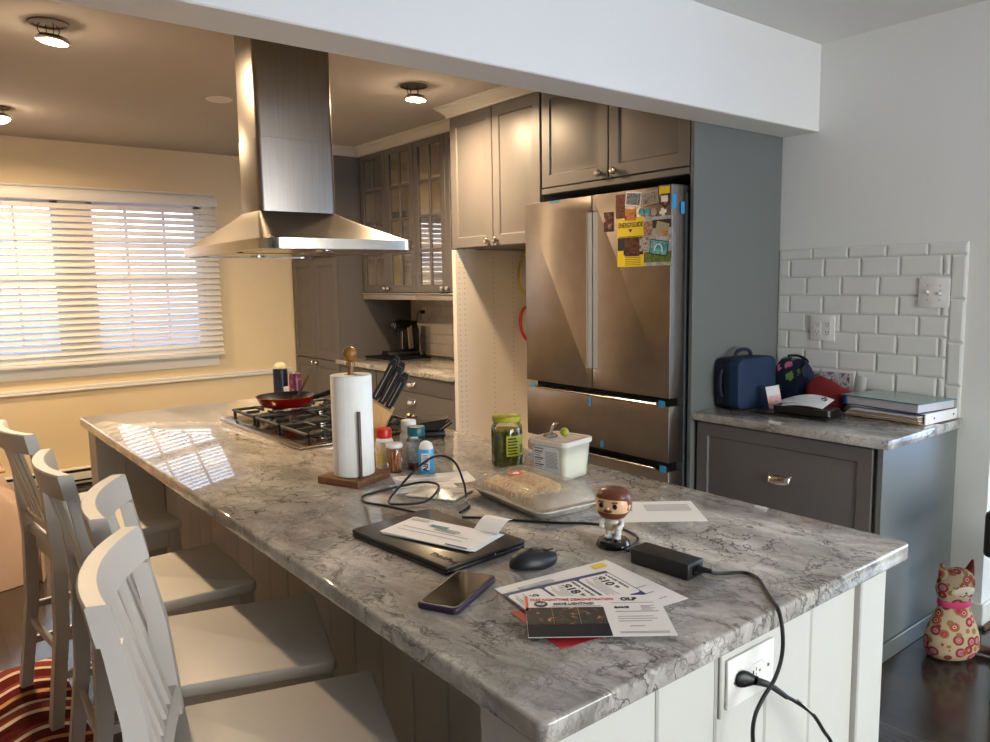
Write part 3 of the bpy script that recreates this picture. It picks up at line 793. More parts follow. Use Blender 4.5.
# refrigerator
XF = 2.612
fr = thing('refrigerator', 'stainless french-door refrigerator covered in photos and magnets', 'refrigerator', T(XF, 2.576, 0))
obj('body', MB().box(.105, .78, -.465, .465, .03, 1.815, .006, 2), 'steel_side', fr)
def fdoor(y0, y1, notch):   # y0 > y1 seen from the front, the notch is the pocket handle on one edge
    y0 -= 2.576; y1 -= 2.576
    if notch == 'r': poly = [(-y0, .928), (-y1, .928), (-y1, 1.024), (-y1 - .033, 1.024), (-y1 - .033, 1.762), (-y1, 1.762), (-y1, 1.837), (-y0, 1.837)]
    else: poly = [(-y0, .928), (-y1, .928), (-y1, 1.837), (-y0, 1.837), (-y0, 1.762), (-y0 + .033, 1.762), (-y0 + .033, 1.024), (-y0, 1.024)]
    return MB().prism(poly, -.10, 0, .004, 2)
d1 = obj('door', fdoor(3.045, 2.568, 'r'), ['steel_fridge'], fr, FX(0, 0, 0))
d2 = obj('door', fdoor(2.562, 2.101, 'l'), ['steel_fridge'], fr, FX(0, 0, 0))
obj('handle_recess', MB().box(0, .032, 1.025, 1.761, -.012, -.004), 'handle_strip', d1, T(-2.568 + 2.576 - .0325, 0, 0))
obj('handle_recess', MB().box(0, .032, 1.025, 1.761, -.012, -.004), 'handle_strip', d2, T(-2.562 + 2.576 + .0005, 0, 0))
for z0, z1 in ((.640, .893), (.10, .603)):
    o = MB().box(-.4685, .475, z0, z1, -.10, 0, .005, 2); d = obj('drawer', o, 'steel_fridge', fr, FX(0, 0, 0))
    obj('handle_lip', MB().box(-.40, .40, z1 - .004, z1 + .006, -.02, .002, .002, 1), 'steel_bright', d)
obj('shadow_recess', MB().box(-.46, .466, .12, 1.80, -.108, -.07), 'gap', fr, FX(0, 0, 0))
obj('hinge_cover', MB().box(.03, .2, -.46, -.38, 1.816, 1.845, .006, 2), 'steel_side', fr)
obj('hinge_cover', MB().box(.03, .2, .38, .46, 1.816, 1.845, .006, 2), 'steel_side', fr)
for y, z, w, h in ((2.992, .912, .03, .02), (2.578, .868, .018, .045), (2.14, .905, .035, .03), (2.499, .665, .018, .03), (2.593, .580, .016, .04), (2.13, .612, .036, .03)):
    obj('blue_tape', MB().box(-w / 2, w / 2, -h / 2, h / 2, .0005, .0015), 'blue_tape', fr, FX(0, y - 2.576, z - (0.005 if z > .8 else 0)))
obj('blue_tape', MB().box(-.03, .03, -.007, .004, .0005, .0015), 'blue_tape', fr, FX(0, 2.82 - 2.576, 1.832))
obj('blue_tape', MB().box(.001, .03, -.0015, -.0005, -.05, .01), 'blue_tape', fr, T(.002, -.476, 1.79) @ RX(0))
obj('blue_tape', MB().box(.06, .085, -.003, -.001, -.05, .0), 'blue_tape', fr, T(0, -.476, 1.77))

# things stuck to the right fridge door
fx = XF - .0006
def stuck(name, label, cat, y, z, w, h, mat, tilt=0, t=.0015, grp=None, lift=0.0, shape=None):
    m = MB()
    if shape: m.prism(shape, 0, t)
    else: m.box(-w / 2, w / 2, -h / 2, h / 2, 0, t)
    return tag(obj(name, m, mat, None, FX(fx - lift, y, z) @ RZ(math.radians(tilt))), label, cat, grp)
M['ph_dark'] = photo('dark_figure_photo', [(40, 18, 18), (60, 26, 24), (110, 60, 50), (206, 190, 170)], 40)
M['ph_strip'] = photo('brown_red_photo', [(70, 34, 26), (130, 70, 46), (60, 30, 40), (150, 110, 90)], 50)
M['ph_blue'] = photo('blue_group_photo', [(60, 80, 120), (130, 150, 180), (60, 60, 70), (210, 200, 190)], 60)
M['ph_grey'] = photo('grey_group_photo', [(60, 62, 66), (130, 130, 130), (170, 164, 150), (40, 40, 44)], 60)
M['ph_orange'] = photo('orange_photo', [(90, 40, 20), (196, 110, 50), (214, 150, 90), (60, 40, 30)], 50)
M['ph_portrait'] = photo('portrait_photo', [(120, 80, 66), (200, 160, 140), (90, 60, 60), (226, 210, 200)], 50)
M['ph_brown'] = photo('dark_brown_photo', [(34, 18, 16), (70, 36, 30), (110, 66, 50), (40, 24, 22)], 45)
M['ph_teal'] = photo('teal_photo', [(30, 120, 140), (60, 160, 176), (130, 206, 210), (40, 90, 100)], 22)
M['ph_bw'] = photo('black_white_photo', [(40, 36, 36), (150, 140, 140), (210, 206, 206), (70, 60, 60)], 60)
M['ph_sheet'] = photo('flyer_print', [(206, 206, 208), (190, 196, 196), (150, 156, 160), (214, 214, 214)], 24)
M['ph_grass'] = photo('grass_print', [(84, 110, 40), (110, 136, 60), (70, 90, 40), (140, 150, 90)], 40)
stuck('photo_magnet', 'small dark photo magnet alone left of the other fridge papers', 'magnet', 2.457, 1.707, .055, .087, 'ph_dark', 0, .003)
stuck('photo_strip', 'narrow brown-red photo strip at the upper left of the fridge papers', 'photo', 2.386, 1.771, .052, .105, 'ph_strip')
p = stuck('photo_magnet', 'tilted blue group photo in a white frame on the fridge', 'magnet', 2.307, 1.796, .09, .062, 'white_ink', -8, .003)
obj('picture', MB().box(-.039, .039, -.025, .025, .0031, .0036), 'ph_blue', p)
p = stuck('photo_magnet', 'grey group photo in a pale frame on the fridge beside the pennant', 'magnet', 2.213, 1.792, .092, .058, 'silver', 7, .003)
obj('picture', MB().box(-.04, .04, -.023, .023, .0031, .0036), 'ph_grey', p)
p = stuck('pennant_magnet', 'black and yellow shield magnet near the top of the fridge', 'magnet', 2.134, 1.787, .055, .09, 'ph_dark', 0, .003, shape=[(-.027, .045), (-.027, -.022), (0, -.045), (.027, -.022), (.027, .045)])
obj('yellow_band', MB().box(-.028, .028, .016, .046, .0031, .0037), 'yellow', p)
obj('white_patch', MB().box(-.018, .018, -.018, .008, .0031, .0037), 'white_ink', p)
stuck('photo_magnet', 'small orange photo magnet above the yellow energy label', 'magnet', 2.325, 1.730, .062, .05, 'ph_orange', -3, .003)
for y, z, mm, lb in ((2.262, 1.737, 'ph_teal', 'round teal magnet beside the small orange photo'), (2.226, 1.734, 'ph_teal', 'round teal magnet next to the pale grey round magnet'), (2.190, 1.731, 'silver', 'pale grey round magnet beside the white cross')):
    tag(obj('round_magnet', MB().cyl((0, 0), .0165, 0, .004, 20, .001), mm, None, FX(fx, y, z)), lb, 'magnet', 'round magnets')
cr = MB().box(-.018, .018, -.007, .007, 0, .003).box(-.007, .007, -.016, .016, 0, .0031)
tag(obj('cross_magnet', cr, 'white_ink', None, FX(fx, 2.143, 1.728) @ RZ(.2)), 'white cross magnet on the fridge below the shield', 'magnet')
e = stuck('energy_label', 'yellow energy label with black heading on the fridge door', 'label', 2.324, 1.608, .155, .214, 'yellow')
obj('lettering', MB().text('ENERGYGUIDE', .03, T(0, .076, .0016), .142, .0006), 'ink', e)
obj('arrow_mark', MB().prism([(-.012, .058), (.012, .058), (0, .044)], .0016, .002), 'ink', e)
bl_ = MB().box(-.07, .07, .024, .027, .0016, .002).box(-.07, .05, .014, .018, .0016, .002)
obj('print_lines', bl_, 'ink', e)
obj('black_panel', MB().box(-.076, .074, -.055, .022, .0012, .0019), 'ink', e)
obj('yellow_block', MB().box(-.076, -.04, -.104, -.035, .0014, .0021), 'yellow', e)
tx = MB()
for k in range(5): tx.box(-.03, .06, -.068 - k * .008, -.066 - k * .008, .0016, .002)
obj('print_lines', tx, 'ink', e)
s_ = stuck('flyer', 'white flyer with a strip of grass beside the yellow energy label', 'flyer', 2.169, 1.607, .155, .21, 'ph_sheet', 0, .0012)
obj('grass_strip', MB().box(-.076, .074, -.09, -.045, .0012, .0018), 'ph_grass', s_)
obj('dark_strip', MB().box(-.03, .07, .055, .09, .0012, .0018), 'ink', s_)
stuck('photo', 'small portrait photo on the white fridge flyer', 'photo', 2.224, 1.662, .047, .062, 'ph_portrait', 0, .0012, lift=.0012)
cd = stuck('note_card', 'tilted cream note card at the right of the white fridge flyer', 'card', 2.146, 1.657, .068, .056, 'cream_lid', -14, .0012, lift=.0012)
nl = MB()
for k in range(4): nl.box(-.026, .02 - .006 * (k % 2), .016 - k * .010, .018 - k * .010, .0012, .0015)
obj('print_lines', nl, 'ink_grey', cd)
obj('picture', MB().box(.006, .033, -.027, -.004, .0012, .0016), 'ph_orange', cd)
stuck('photo', 'dark brown photo overlapping the yellow energy label', 'photo', 2.313, 1.588, .085, .082, 'ph_brown', 0, .0012, lift=.0012)
tl = stuck('photo', 'tilted teal photo with a pale arch on the fridge flyer', 'photo', 2.163, 1.579, .1, .064, 'ink', -8, .0012, lift=.0013)
obj('picture', MB().box(-.046, .046, -.028, .028, .0012, .0016), 'ph_teal', tl)
obj('arch_mark', MB().tube([(.022 * math.cos(a), -.016 + .03 * math.sin(a), .0017) for a in [PI * k / 12 for k in range(13)]], .0025, 6), 'white_ink', tl)
stuck('photo', 'black and white photo between the brown photo and the teal photo', 'photo', 2.245, 1.596, .05, .058, 'ph_bw', 0, .0012, lift=.0012)

# island extractor hood
h = thing('range_hood', 'stainless island range hood hanging above the cooktop', 'range hood', T(1.275, 2.95, 0))
X0, X1, Y0, Y1 = -.265, .345, -.435, .52
cx0, cx1, cy0, cy1 = -.15, .165, -.11, .09
obj('chimney', MB().prism(rrect(cx0, cx1, cy0, cy1, .022, 4), 1.99, ZC - .001), 'steel', h)
obj('chimney_sleeve', MB().prism(rrect(cx0 - .002, cx1 + .002, cy0 - .002, cy1 + .002, .022, 4), 1.72, 2.0, .001, 1), 'steel', h)
def hood_ring(t, z):
    e = t ** 1.35
    x0, x1 = cx0 - .004 + (X0 + .004 - cx0) * t, cx1 + .004 + (X1 - .004 - cx1) * t
    y0, y1 = cy0 - .004 + (Y0 + .004 - cy0) * t, cy1 + .004 + (Y1 - .004 - cy1) * t
    return [Vector((p[0], p[1], z)) for p in rrect(x0, x1, y0, y1, .024 + .045 * t, 6)]
cp = MB(); cp.loft([hood_ring(t, 1.725 - .122 * (t ** .88)) for t in (0, .12, .25, .4, .55, .7, .85, 1.0)], cap=False)
obj('canopy', cp, 'steel', h, angle=50)
rm = MB()
outer = rrect(X0 - .004, X1 + .004, Y0 - .004, Y1 + .004, .072, 8); inner = rrect(X0 + .014, X1 - .014, Y0 + .014, Y1 - .014, .056, 8)
rm.loft([[Vector((p[0], p[1], z)) for p in q] for q, z in ((inner, 1.604), (outer, 1.606), (outer, 1.570), (inner, 1.568), (inner, 1.604))], cap=False)
obj('rim', rm, 'steel_bright', h)
obj('underside', MB().prism(inner, 1.578, 1.584), 'black', h)
for y in (-.2, .2): obj('filter', MB().box(-.2, .22, y - .17, y + .17, 1.570, 1.579, .004, 1), 'steel_bright', h)
for y in (-.3, .3): obj('lamp_ring', MB().cyl((0, y + (.03 if y > 0 else -.03)), .03, 1.564, 1.572, 20, .002), 'steel_bright', h)

# ceiling fittings
def downlight(x, y, label, tilt):
    t = thing('downlight', label, 'ceiling light', T(x, y, ZC), 'ceiling lights')
    obj('opening', MB().lathe([(0, -.001), (.062, -.001), (.062, -.004), (.072, -.006), (.074, 0)], 28), 'hole_metal', t)
    for dx, dy in ((-.03, .01), (.012, -.02), (.03, .02), (-.005, .03)):
        obj('wire', MB().tube([(dx, dy, -.002), (dx * 1.3, dy * .6, -.025), (dx * .8, dy, -.052)], .0018, 6, 4), 'rubber', t)
    r = Matrix.Translation((.012, 0, -.062)) @ RY(math.radians(tilt[0])) @ RX(math.radians(tilt[1]))
    hd = obj('lamp_body', MB().lathe([(0, .012), (.05, .012), (.061, .0), (.062, -.008), (.055, -.010), (0, -.008)], 32), 'steel_bright', t, r)
    obj('lens', MB().lathe([(0, -.016), (.045, -.0135), (.054, -.0105), (0, -.0102)], 32), 'led', hd)
M['hole_metal'] = simple('fitting_dark_metal', (92, 74, 60), 0.35, 0.7)
LIGHTS = [(.585, 3.56), (2.29, 3.57), (.575, 5.346)]
downlight(*LIGHTS[0], 'lit ceiling lamp disc hanging loose left of the range hood', (6, 4))
downlight(*LIGHTS[1], 'lit ceiling lamp disc hanging loose in front of the grey cabinets', (3, 3))
downlight(*LIGHTS[2], 'lit ceiling lamp disc hanging near the kitchen window wall', (-10, -14))
tag(obj('cover_plate', MB().lathe([(0, -.008), (.066, -.008), (.072, -.003), (.072, 0), (0, 0)], 28), 'trim', None, T(1.55, 4.435, ZC - .0005)), 'round white blank cover plate on the kitchen ceiling', 'cover plate')

# ------------------------------------------------------------------ island
IX0, IX1, IY0, IY1 = .632, 1.7213, .7114, 3.8737
tag(obj('island_worktop', MB().prism(rrect(IX0, IX1, IY0, IY1, .018, 4), .822, CZ, .006, 3), 'marble'), 'long grey veined stone worktop covering the white kitchen island', 'worktop')
isl = thing('kitchen_island', 'white beadboard kitchen island base with corner posts', 'kitchen island', T(1.17, 2.29, 0))
ox, oy = 1.17, 2.29
def ibox(name, x0, x1, y0, y1, z0, z1, bev=.003): return obj(name, MB().box(x0 - ox, x1 - ox, y0 - oy, y1 - oy, z0, z1, bev, 1), 'white_paint', isl)
for x0, x1 in ((.66, .775), (1.562, 1.672)):
    for y0, y1 in ((.74, .89), (3.70, 3.845)): ibox('corner_post', x0, x1, y0, y1, 0, .8215)
def beads(name, bounds, fn):
    m = MB()
    for a, b in zip(bounds, bounds[1:]): fn(m, a + .0015, b - .0015)
    return obj(name, m, 'white_paint', isl)
bx = [.776, .914, 1.071, 1.226, 1.384, 1.5615]
beads('end_boards', bx, lambda m, a, b: m.box(a - ox, b - ox, .753 - oy, .768 - oy, .0, .8215, .0035, 1))
beads('end_boards', bx, lambda m, a, b: m.box(a - ox, b - ox, 3.815 - oy, 3.83 - oy, .0, .8215, .0035, 1))
by = [.89 + (1.538 - .89) * 0, 1.084, 1.235, 1.387, 1.538] + [1.538 + .1515 * k for k in range(1, 15)] + [3.70]
beads('side_boards', by, lambda m, a, b: m.box(.938 - ox, .953 - ox, a - oy, b - oy, 0, .8215, .0035, 1))
beads('wing_boards', [.776, .938], lambda m, a, b: m.box(a - ox, b - ox, 3.70 - oy, 3.715 - oy, 0, .8215, .0035, 1))
beads('wing_boards', [.776, .938], lambda m, a, b: m.box(a - ox, b - ox, .875 - oy, .889 - oy, 0, .8215, .0035, 1))
obj('core', MB().box(.954 - ox, 1.66 - ox, .77 - oy, 3.814 - oy, 0, .8210), 'white_paint', isl)
obj('wing_core', MB().box(.777 - ox, .953 - ox, .7685 - oy, .8745 - oy, 0, .8210), 'white_paint', isl)
obj('wing_core', MB().box(.777 - ox, .953 - ox, 3.7155 - oy, 3.8145 - oy, 0, .8210), 'white_paint', isl)
obj('baseboard', MB().box(.777 - ox, 1.56 - ox, .745 - oy, .7525 - oy, 0, .09, .003, 1), 'white_paint', isl)
# outlet on the island end
op = thing('wall_outlet', 'white outlet with a black plug on the island end panel', 'outlet', FY(1.160, .7525, .738))
obj('mount_block', MB().box(-.083, .083, -.062, .062, 0, .006, .002, 1), 'white_paint', op)
obj('cover', MB().box(-.072, .072, -.046, .046, .006, .0125, .003, 2), 'white_plastic', op)
obj('receptacle', MB().box(-.034, .034, -.0168, .0168, .0125, .0145, .002, 1), 'white_plastic', op)
sl = MB()
sl.box(.010, .0115, .002, .009, .0145, .0149).box(.010, .0115, -.009, -.002, .0145, .0149).box(.02, .024, -.002, .002, .0145, .0149)
sl.box(.0, .004, -.005, .005, .0145, .0148)
obj('slots', sl, 'ink', op)
for x in (-.052, .052): obj('screw', MB().cyl((x, 0), .0035, .0125, .0135, 12), 'silver', op)

# ------------------------------------------------------------------ stools
def make_stool(label):
    s = thing('bar_stool', label, 'stool', None, 'white bar stools along the island')
    SZ = .61; hw, hd = .207, .203
    # seat: slightly saddled slab, a little narrower at the back
    poly = []
    for p in rrect(-hd, hd, -hw, hw, .018, 4):
        k = (p[0] + hd) / (2 * hd); poly.append((p[0], p[1] * (.93 + .07 * k)))
    obj('seat', MB().prism(poly, SZ - .03, SZ, .006, 3), 'stool', s)
    ap = MB(); zt, zb = SZ - .0305, SZ - .095
    ap.box(hd - .032, hd - .014, -hw + .03, hw - .03, zb, zt, .002, 1).box(-hd + .02, -hd + .038, -hw + .04, hw - .04, zb, zt, .002, 1)
    for k in (-1, 1): ap.box(-hd + .02, hd - .02, k * (hw - .028) - .009, k * (hw - .028) + .009, zb, zt, .002, 1)
    obj('apron', ap, 'stool', s)
    for k in (-1, 1):
        fl = MB(); yt, yb = k * (hw - .032), k * (hw - .018)
        fl.loft([[Vector((x + dx * w, y + dy * w, z)) for dx, dy in ((-1, -1), (1, -1), (1, 1), (-1, 1))] for x, y, z, w in ((hd - .002, yb, .007, .017), (hd - .03, yt, SZ - .0305, .02))])
        obj('leg', fl, 'stool', s)
        # rear leg runs on upwards as the back post
        rp = [(-hd - .045, k * (hw - .016), .007, .018, .02), (-hd - .004, k * (hw - .024), .33, .02, .02), (-hd + .006, k * (hw - .026), .58, .021, .02), (-hd - .002, k * (hw - .024), .68, .02, .018), (-hd - .011, k * (hw - .026), .80, .017, .016), (-hd - .034, k * (hw - .029), .9245, .014, .014)]
        rl = MB(); rl.loft([[Vector((x + dx * a, y + dy * b, z)) for dx, dy in ((-1, -1), (1, -1), (1, 1), (-1, 1))] for x, y, z, a, b in rp])
        obj('leg', rl, 'stool', s, angle=25)
    # curved top rail, bowed away from the sitter
    def arc(y): return -.036 * (1 - (y / .193) ** 2)
    def xb(z): return -hd + .010 - (z - .68) * .19
    def rail(z0, z1, th, name, hw2=hw):
        R = []; N = 18
        for i in range(N + 1):
            y = -hw2 + 2 * hw2 * i / N; e = abs(y) / hw2; x = arc(y) * (1 if z0 > .8 else .25)
            ring = []
            for dx, z in ((-th / 2, z0), (th / 2, z0), (th / 2, z1 - .004), (th / 2 - .004, z1), (-th / 2 + .004, z1), (-th / 2, z1 - .004)):
                ring.append(Vector((xb(z) + x + dx, y, z)))
            R.append(ring)
        m = MB(); m.loft(R); obj(name, m, 'stool', s, angle=40)
    rail(.925, .990, .034, 'top_rail', .193)
    rail(.640, .672, .022, 'lower_rail', hw - .045)
    for y in (-.105, -.0525, 0, .0525, .105):
        m = MB(); L = []
        for z in (.6725, .75, .84, .9245):
            t = (z - .672) / .252; x = xb(z) + arc(y) * (.25 + .75 * t)
            L.append([Vector((x + dx * .006, y + dy * .0135, z)) for dx, dy in ((-1, -1), (1, -1), (1, 1), (-1, 1))])
        m.loft(L); obj('slat', m, 'stool', s)
    st = MB(); st.bar((hd - .012, -hw + .03, .19), (hd - .012, hw - .03, .19), .02, .034, (0, 0, 1), .002)
    obj('footrest', st, 'stool', s)
    for k in (-1, 1):
        for z in (.17, .30):
            m = MB(); m.bar((-hd + (.0 if z > .2 else -.02), k * (hw - .022), z), (hd - .014, k * (hw - .024), z + .0), .016, .026, (0, 0, 1), .002); obj('stretcher', m, 'stool', s)
    m = MB(); m.bar((-hd - .010, -hw + .03, .25), (-hd - .010, hw - .03, .25), .016, .026, (0, 0, 1), .002); obj('stretcher', m, 'stool', s)
    return s
ST = [(.498, 1.285, -19.5, 'white slat-back stool nearest the camera, its seat cut off by the picture edge'),
      (.585, 1.755, -17.5, 'second white slat-back stool from the camera along the island'),
      (.559, 2.278, -2, 'third white slat-back stool from the camera along the island'),
      (.540, 2.985, 6, 'white slat-back stool farthest from the camera beside the draped cloth')]
stool = make_stool(ST[0][3])
stool.matrix_basis = T(ST[0][0], ST[0][1], 0) @ RZ(math.radians(ST[0][2]))
for x, y, a, lb in ST[1:]: dup(stool, T(x, y, 0) @ RZ(math.radians(a)), lb)

# ------------------------------------------------------------------ cooktop and what stands on it
M['tray_steel'] = simple('dark_reflective_tray', (92, 78, 62), 0.14, 0.9)
ck = thing('gas_cooktop', 'stainless five-burner gas cooktop with black iron grates', 'cooktop', T(1.365, 2.935, CZ))
obj('plate', MB().prism(rrect(-.272, .272, -.412, .412, .012, 4), .0005, .010, .003, 2), 'steel_bright', ck)
obj('burner_tray', MB().prism(rrect(-.235, .235, -.385, .385, .02, 4), .0102, .0115), 'tray_steel', ck)
for x, y, r in ((-.12, .26, .035), (.12, .26, .045), (0, 0, .06), (-.12, -.26, .04), (.12, -.26, .035)):
    bm_ = MB().cyl((x, y), r, .0116, .020, 24, .002); b_ = obj('burner', bm_, 'steel_bright', ck)
    obj('burner_cap', MB().cyl((x, y), r * .82, .0201, .029, 24, .003), 'iron', b_)
for yc in (-.262, 0, .262):
    g = MB(); x0, x1, y0, y1, z0, z1 = -.225, .225, yc - .124, yc + .124, .036, .048
    g.box(x0, x1, y0, y0 + .012, z0, z1, .003, 1).box(x0, x1, y1 - .012, y1, z0, z1, .003, 1).box(x0, x0 + .012, y0, y1, z0, z1, .003, 1).box(x1 - .012, x1, y0, y1, z0, z1, .003, 1)
    for x in (-.12, .12) if yc else (0,):
        g.box(x - .09, x - .028, yc - .005, yc + .005, z0 + .001, z1 + .001, .002, 1).box(x + .028, x + .09, yc - .005, yc + .005, z0 + .001, z1 + .001, .002, 1)
        g.box(x - .005, x + .005, y0, yc - .028, z0 + .001, z1 + .001, .002, 1).box(x - .005, x + .005, yc + .028, y1, z0 + .001, z1 + .001, .002, 1)
    for x in (x0 + .004, x1 - .016):
        for y in (y0 + .004, y1 - .016): g.box(x, x + .012, y, y + .012, .0117, z0, .002, 1)
    for x in (x0 + .06, x1 - .075): g.box(x, x + .015, y0 - .001, y0 + .013, .03, z1 + .006, .003, 1)
    obj('grate', g, 'iron', ck)
for y in (-.30, -.15, 0, .15, .30): obj('knob', MB().cyl((.253, y), .014, .0102, .028, 18, .003), 'black', ck)
pz = CZ + .0555
pn = thing('frying_pan', 'red frying pan with black handle on the cooktop', 'pan', T(1.335, 3.185, pz))
obj('bowl', MB().lathe([(0, 0), (.092, 0), (.112, .014), (.13, .046), (.1275, .0465)], 40), 'red_enamel', pn)
obj('coating', MB().lathe([(.1275, .0465), (.125, .0455), (.108, .016), (.09, .004), (0, .004)], 40), 'black', pn)
dv = Vector((.80, -.60, 0)); pv = Vector((.6, .8, 0))
obj('handle', MB().tube([dv * .118 + Vector((0, 0, .036)), dv * .16 + Vector((0, 0, .046)), dv * .22 + Vector((0, 0, .066)), dv * .29 + Vector((0, 0, .078))], .010, 10, 5, None, 0, .014), 'black', pn)
sp = thing('spatula', 'dark cooking spatula leaning out of the red frying pan', 'spatula', T(1.335, 3.185, pz))
a = Vector((.02, -.03, .010)); b_ = Vector((.135, .055, .118))
obj('handle', MB().bar(a + (b_ - a) * .25, b_, .014, .006, (0, 0, 1), .002), 'dark_wood', sp)
obj('blade', MB().bar(a, a + (b_ - a) * .27, .045, .003, (0, 0, 1), .001), 'black', sp)
cn = thing('canister', 'tall navy canister with a rounded cream lid behind the frying pan', 'canister', T(1.515, 3.675, CZ))
obj('body', MB().cyl((0, 0), .036, 0, .168, 28, .003), 'navy_can', cn)
obj('foot_band', MB().lathe([(.0362, .004), (.0366, .006), (.0366, .038), (.0362, .04)], 28), 'silver', cn)
obj('label', MB().lathe([(.0364, .022), (.0368, .024), (.0368, .075), (.0364, .077)], 10, None, 0, -1.6, -.6), 'white_ink', cn)
obj('lid', MB().lathe([(.035, .168), (.034, .172), (.028, .186), (.015, .196), (0, .198)], 28), 'cream_lid', cn)
ca = thing('drink_can', 'purple drink can beside the navy canister', 'can', T(1.566, 3.61, CZ))
obj('body', MB().lathe([(0, 0), (.024, 0), (.03, .008), (.031, .012), (.031, .13), (.026, .142)], 28), 'purple_can', ca)
obj('rim', MB().lathe([(.026, .1421), (.027, .146), (.0245, .146), (.0235, .141), (0, .141)], 28), 'silver', ca)

# ------------------------------------------------------------------ paper towel holder, knife block, bottles
th = thing('paper_towel_holder', 'wooden paper towel holder with a ball finial', 'paper towel holder', T(1.050, 2.022, CZ) @ RZ(math.radians(22)))
obj('base', MB().box(-.077, .077, -.077, .077, 0, .021, .003, 2), 'walnut', th)
obj('post', MB().cyl((0, 0), .009, .0211, .345, 16), 'walnut', th)
obj('finial', MB().lathe([(0, .345), (.013, .345), (.013, .356), (.009, .360), (.014, .364), (.021, .376), (.0215, .384), (.017, .396), (.008, .402), (0, .403)], 24), 'knob_wood', th)
obj('side_arm', MB().box(-.0045, .0045, -.074, -.066, .0211, .218, .002, 1, RZ(math.radians(-34))), 'dark_wood', th)
rl = thing('paper_towel_roll', 'white paper towel roll on the wooden holder', 'paper towel', T(1.050, 2.022, CZ))
obj('sheets', MB().lathe([(.019, .0225), (.0595, .0225), (.0605, .026), (.0605, .316), (.0595, .319), (.019, .319)], 48), 'towel', rl)
obj('loose_edge', MB().surf(lambda u, v: Vector(((.0612 + .001 * u) * math.cos(-2.35 - .5 * u), (.0612 + .001 * u) * math.sin(-2.35 - .5 * u), .024 + v * .294)), 8, 1, .0008), 'towel', rl)
obj('core', MB().lathe([(.0105, .0227), (.0188, .0227), (.0188, .3195), (.0105, .3195), (.0105, .0227)], 28), 'kraft', rl)
lat = Vector((.786, -.618, 0)); dep = Vector((.618, .786, 0))
kb = thing('knife_block', 'light wooden knife block behind the paper towel roll', 'knife block', axes((1.175, 2.262, CZ), lat, dep, (0, 0, 1)))
side = [(-.04, 0), (.055, 0), (.135, .165), (.062, .215)]
kp = MB(); kp.prism(side, -.05, .05, .003, 2, axes((0, 0, 0), (1, 0, 0), (0, 0, 1), (0, -1, 0)))
obj('block', kp, 'block', kb)
# knives: handles rise out of the slanted top
kn = None; ax_ = Vector((.10, 0, .215)).normalized(); topa, topb = Vector((.062, 0, .215)), Vector((.135, 0, .165))
KN = [(.20, -.03, .15), (.20, .03, .155), (.50, -.03, .14), (.50, .028, .15), (.80, -.03, .115), (.80, .03, .125)]
KL = ['black handled knife in the rear left slot of the wooden block', 'tallest black handled knife in the wooden block', 'black handled knife in the middle front slot of the block', 'black handled knife in the middle rear slot of the block', 'short black handled knife at the right front of the block', 'black handled knife at the right rear of the block']
kbm = axes((1.175, 2.262, CZ), lat, dep, (0, 0, 1))
nrm = (topb - topa).normalized()
for (t, d, L), lb in zip(KN, KL):
    o0 = topa.lerp(topb, t) + Vector((0, d, 0)) + ax_ * .0015
    k = thing('kitchen_knife', lb, 'knife', kbm @ axes(o0, nrm, (0, 1, 0), ax_), 'knives in the wooden block')
    obj('handle', MB().loft([[Vector((x * a + o_, y * b, z)) for x, y in ((-1, -.7), (-.7, -1), (.7, -1), (1, -.7), (1, .7), (.7, 1), (-.7, 1), (-1, .7))] for z, a, b, o_ in ((.004, .0105, .008, 0), (.02, .0115, .009, 0), (L * .55, .010, .0085, .0015), (L * .85, .0125, .009, 0), (L, .009, .007, -.002))]), 'black', k)
    obj('bolster', MB().box(-.0095, .0095, -.006, .006, 0, .005, .001, 1), 'silver', k)
    obj('spine', MB().box(-.0014, .0014, -.0092, -.0086, .012, L * .86), 'silver', k)

def bottle(name, label, x, y, prof, mat, cap=None, capmat=None, label_z=None, labmat=None, labr=0, a=(0, 2 * PI), inner=None):
    b = thing(name, label, 'bottle' if 'jar' not in name else 'jar', T(x, y, CZ))
    obj('body', MB().lathe(prof, 28), mat, b)
    if cap: obj('cap', MB().lathe(cap, 28), capmat, b)
    if label_z: obj('label', MB().lathe([(labr, label_z[0]), (labr + .0005, label_z[0] + .001), (labr + .0005, label_z[1] - .001), (labr, label_z[1])], 28, None, 0, a[0], a[1]), labmat, b)
    return b
bottle('vitamin_bottle', 'white bottle with red cap and yellow label beside the knife block', 1.199, 2.098, [(0, 0), (.027, 0), (.029, .003), (.029, .082), (.026, .092), (.021, .097), (0, .097)], 'white_plastic',
       [(0, .0975), (.0235, .0975), (.024, .102), (.024, .122), (.022, .127), (0, .128)], 'red_cap', (.012, .076), 'label_warm', .0293)
bottle('pill_bottle', 'white capped pill bottle behind the teal-capped bottle', 1.295, 2.105, [(0, 0), (.027, 0), (.029, .003), (.029, .092), (.025, .102), (.021, .106), (0, .106)], 'white_plastic',
       [(0, .1065), (.0245, .1065), (.025, .110), (.025, .138), (.023, .141), (0, .142)], 'white_plastic', (.015, .085), 'tub_label', .0293)
bottle('gummy_bottle', 'clear bottle with teal cap and grey label of dark red gummies', 1.274, 2.026, [(0, 0), (.030, 0), (.0325, .003), (.0325, .088), (.028, .100), (.024, .105), (0, .105)], 'glass',
       [(0, .1055), (.0275, .1055), (.028, .109), (.028, .130), (.026, .134), (0, .135)], 'teal_cap', (.022, .088), 'label_grey', .0328)
tag(obj('gummies', MB().lathe([(0, .003), (.029, .003), (.031, .006), (.031, .05), (.0, .054)], 24), 'gummies', None, T(1.274, 2.026, CZ)), 'dark red gummies filling the teal-capped bottle', 'gummies', None, 'stuff')
